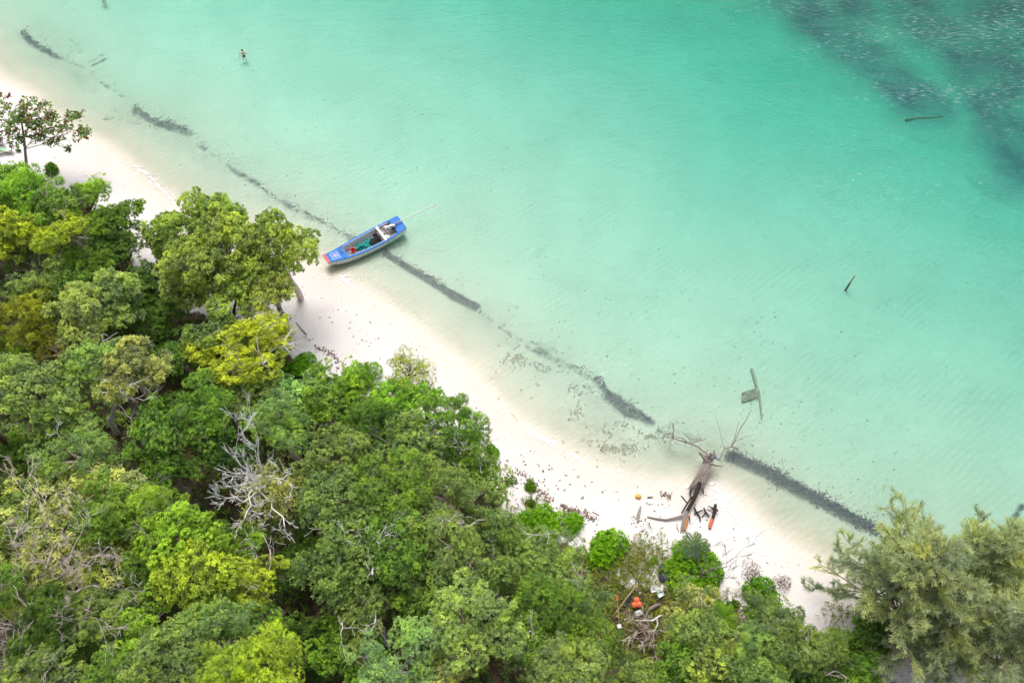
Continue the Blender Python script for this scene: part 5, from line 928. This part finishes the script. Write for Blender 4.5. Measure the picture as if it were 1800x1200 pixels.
bgm = MB(); bgm.blob(q1 + Vector((1.15, .15, .1)), (.28, .14, .1), rnd, 9, 6, .15); tag(bgm.build('bag', M['black']), 'small black bag on the sand beside the green chair', 'bag')
# ------------------------------------------------------------------ bathers
M['skin'] = mat('skin', (.78, .55, .46), .55, .35, .1, 6); M['hair'] = mat('hair', (.03, .02, .015), .6, .3, .3, 12); M['swim'] = mat('swim', (.05, .04, .035), .8, .2, .2, 9)
def bather(px, py, rz, label, suit):
    g_ = P(px, py, 0); bed = gz(g_.x, g_.y); hip = .93; z0 = max(bed - .2, -1.12)      # feet on the seabed
    root = empty('person', (g_.x, g_.y, z0), label, 'person', 'bathers in the shallows', rz=rz); J = []; E = []; Rd = []
    def j(x, y, z, r, par=None):
        J.append((x, y, z)); Rd.append(r); k = len(J) - 1
        if par is not None: E.append((par, k))
        return k
    pel = j(0, 0, .93, .135); wa = j(0, -.01, 1.08, .115, pel); chs = j(0, 0, 1.28, .165, wa); up_ = j(0, 0, 1.42, .14, chs); nk = j(0, .02, 1.52, .055, up_); hd = j(0, .035, 1.60, .085, nk); j(0, .045, 1.68, .10, hd); j(0, .02, 1.76, .07, len(J) - 1)
    j(0, .135, 1.655, .018, hd + 1)
    for s_ in (1, -1):
        th = j(s_ * .11, .02, .85, .095, pel); kn = j(s_ * .15, .34, .74, .062, th); an = j(s_ * .13, .06, .32, .042, kn); j(s_ * .14, .18, .26, .035, an)
        sh = j(s_ * .20, 0, 1.41, .075, up_); el = j(s_ * .42, -.04, 1.20, .05, sh); wr_ = j(s_ * .46, .16, 1.0, .034, el); pm_ = j(s_ * .47, .23, .95, .036, wr_)
        for f in range(4): a = j(s_ * (.435 + f * .022), .29, .92, .0095, pm_); j(s_ * (.43 + f * .026), .335 - abs(f - 1.3) * .008, .875, .008, a)
        t_ = j(s_ * .42, .23, .96, .011, wr_); j(s_ * .40, .27, .92, .009, t_)
    me_ = bpy.data.meshes.new('body'); me_.from_pydata(J, E, []); o = link('body', me_, root); me_.materials.append(M['skin']); sk = o.modifiers.new('skin', 'SKIN')
    for k, v in enumerate(me_.skin_vertices[0].data): v.radius = (Rd[k], Rd[k]); v.use_root = (k == 0)
    sb = o.modifiers.new('sub', 'SUBSURF'); sb.levels = 1; sb.render_levels = 2
    hb = MB(); hb.blob((0, .015, 1.715), (.105, .125, .105), random.Random(1), 12, 8, .03).blob((0, -.06, 1.64), (.07, .06, .09), random.Random(2), 8, 6, .05); hb.build('hair', M['hair'], root, smooth=True)
    tr_ = MB(); n = 14
    secs = [(.80, .185, .125), (.90, .185, .15), (.98, .165, .14), (1.05, .14, .13)] if suit == 'trunks' else [(1.20, .17, .155), (1.27, .185, .17), (1.33, .18, .165)]
    for (z, a_, b_) in secs: tr_.v += [(a_ * math.cos(k / n * 6.2832), b_ * math.sin(k / n * 6.2832), z) for k in range(n)]
    for i in range(len(secs) - 1):
        for k in range(n): a = i * n + k; b2 = i * n + (k + 1) % n; tr_.f.append((a, b2, b2 + n, a + n))
    o = tr_.build('swimsuit', M['swim'], root, smooth=True); o.modifiers.new('t', 'SOLIDIFY').thickness = .012
bather(428, 96, R(190), 'person wading waist deep, dark hair, bare shoulders, dark swimwear, arms spread down', 'trunks')
bather(182, -3, R(170), 'person in the water cut by the top edge of the photo', 'trunks')
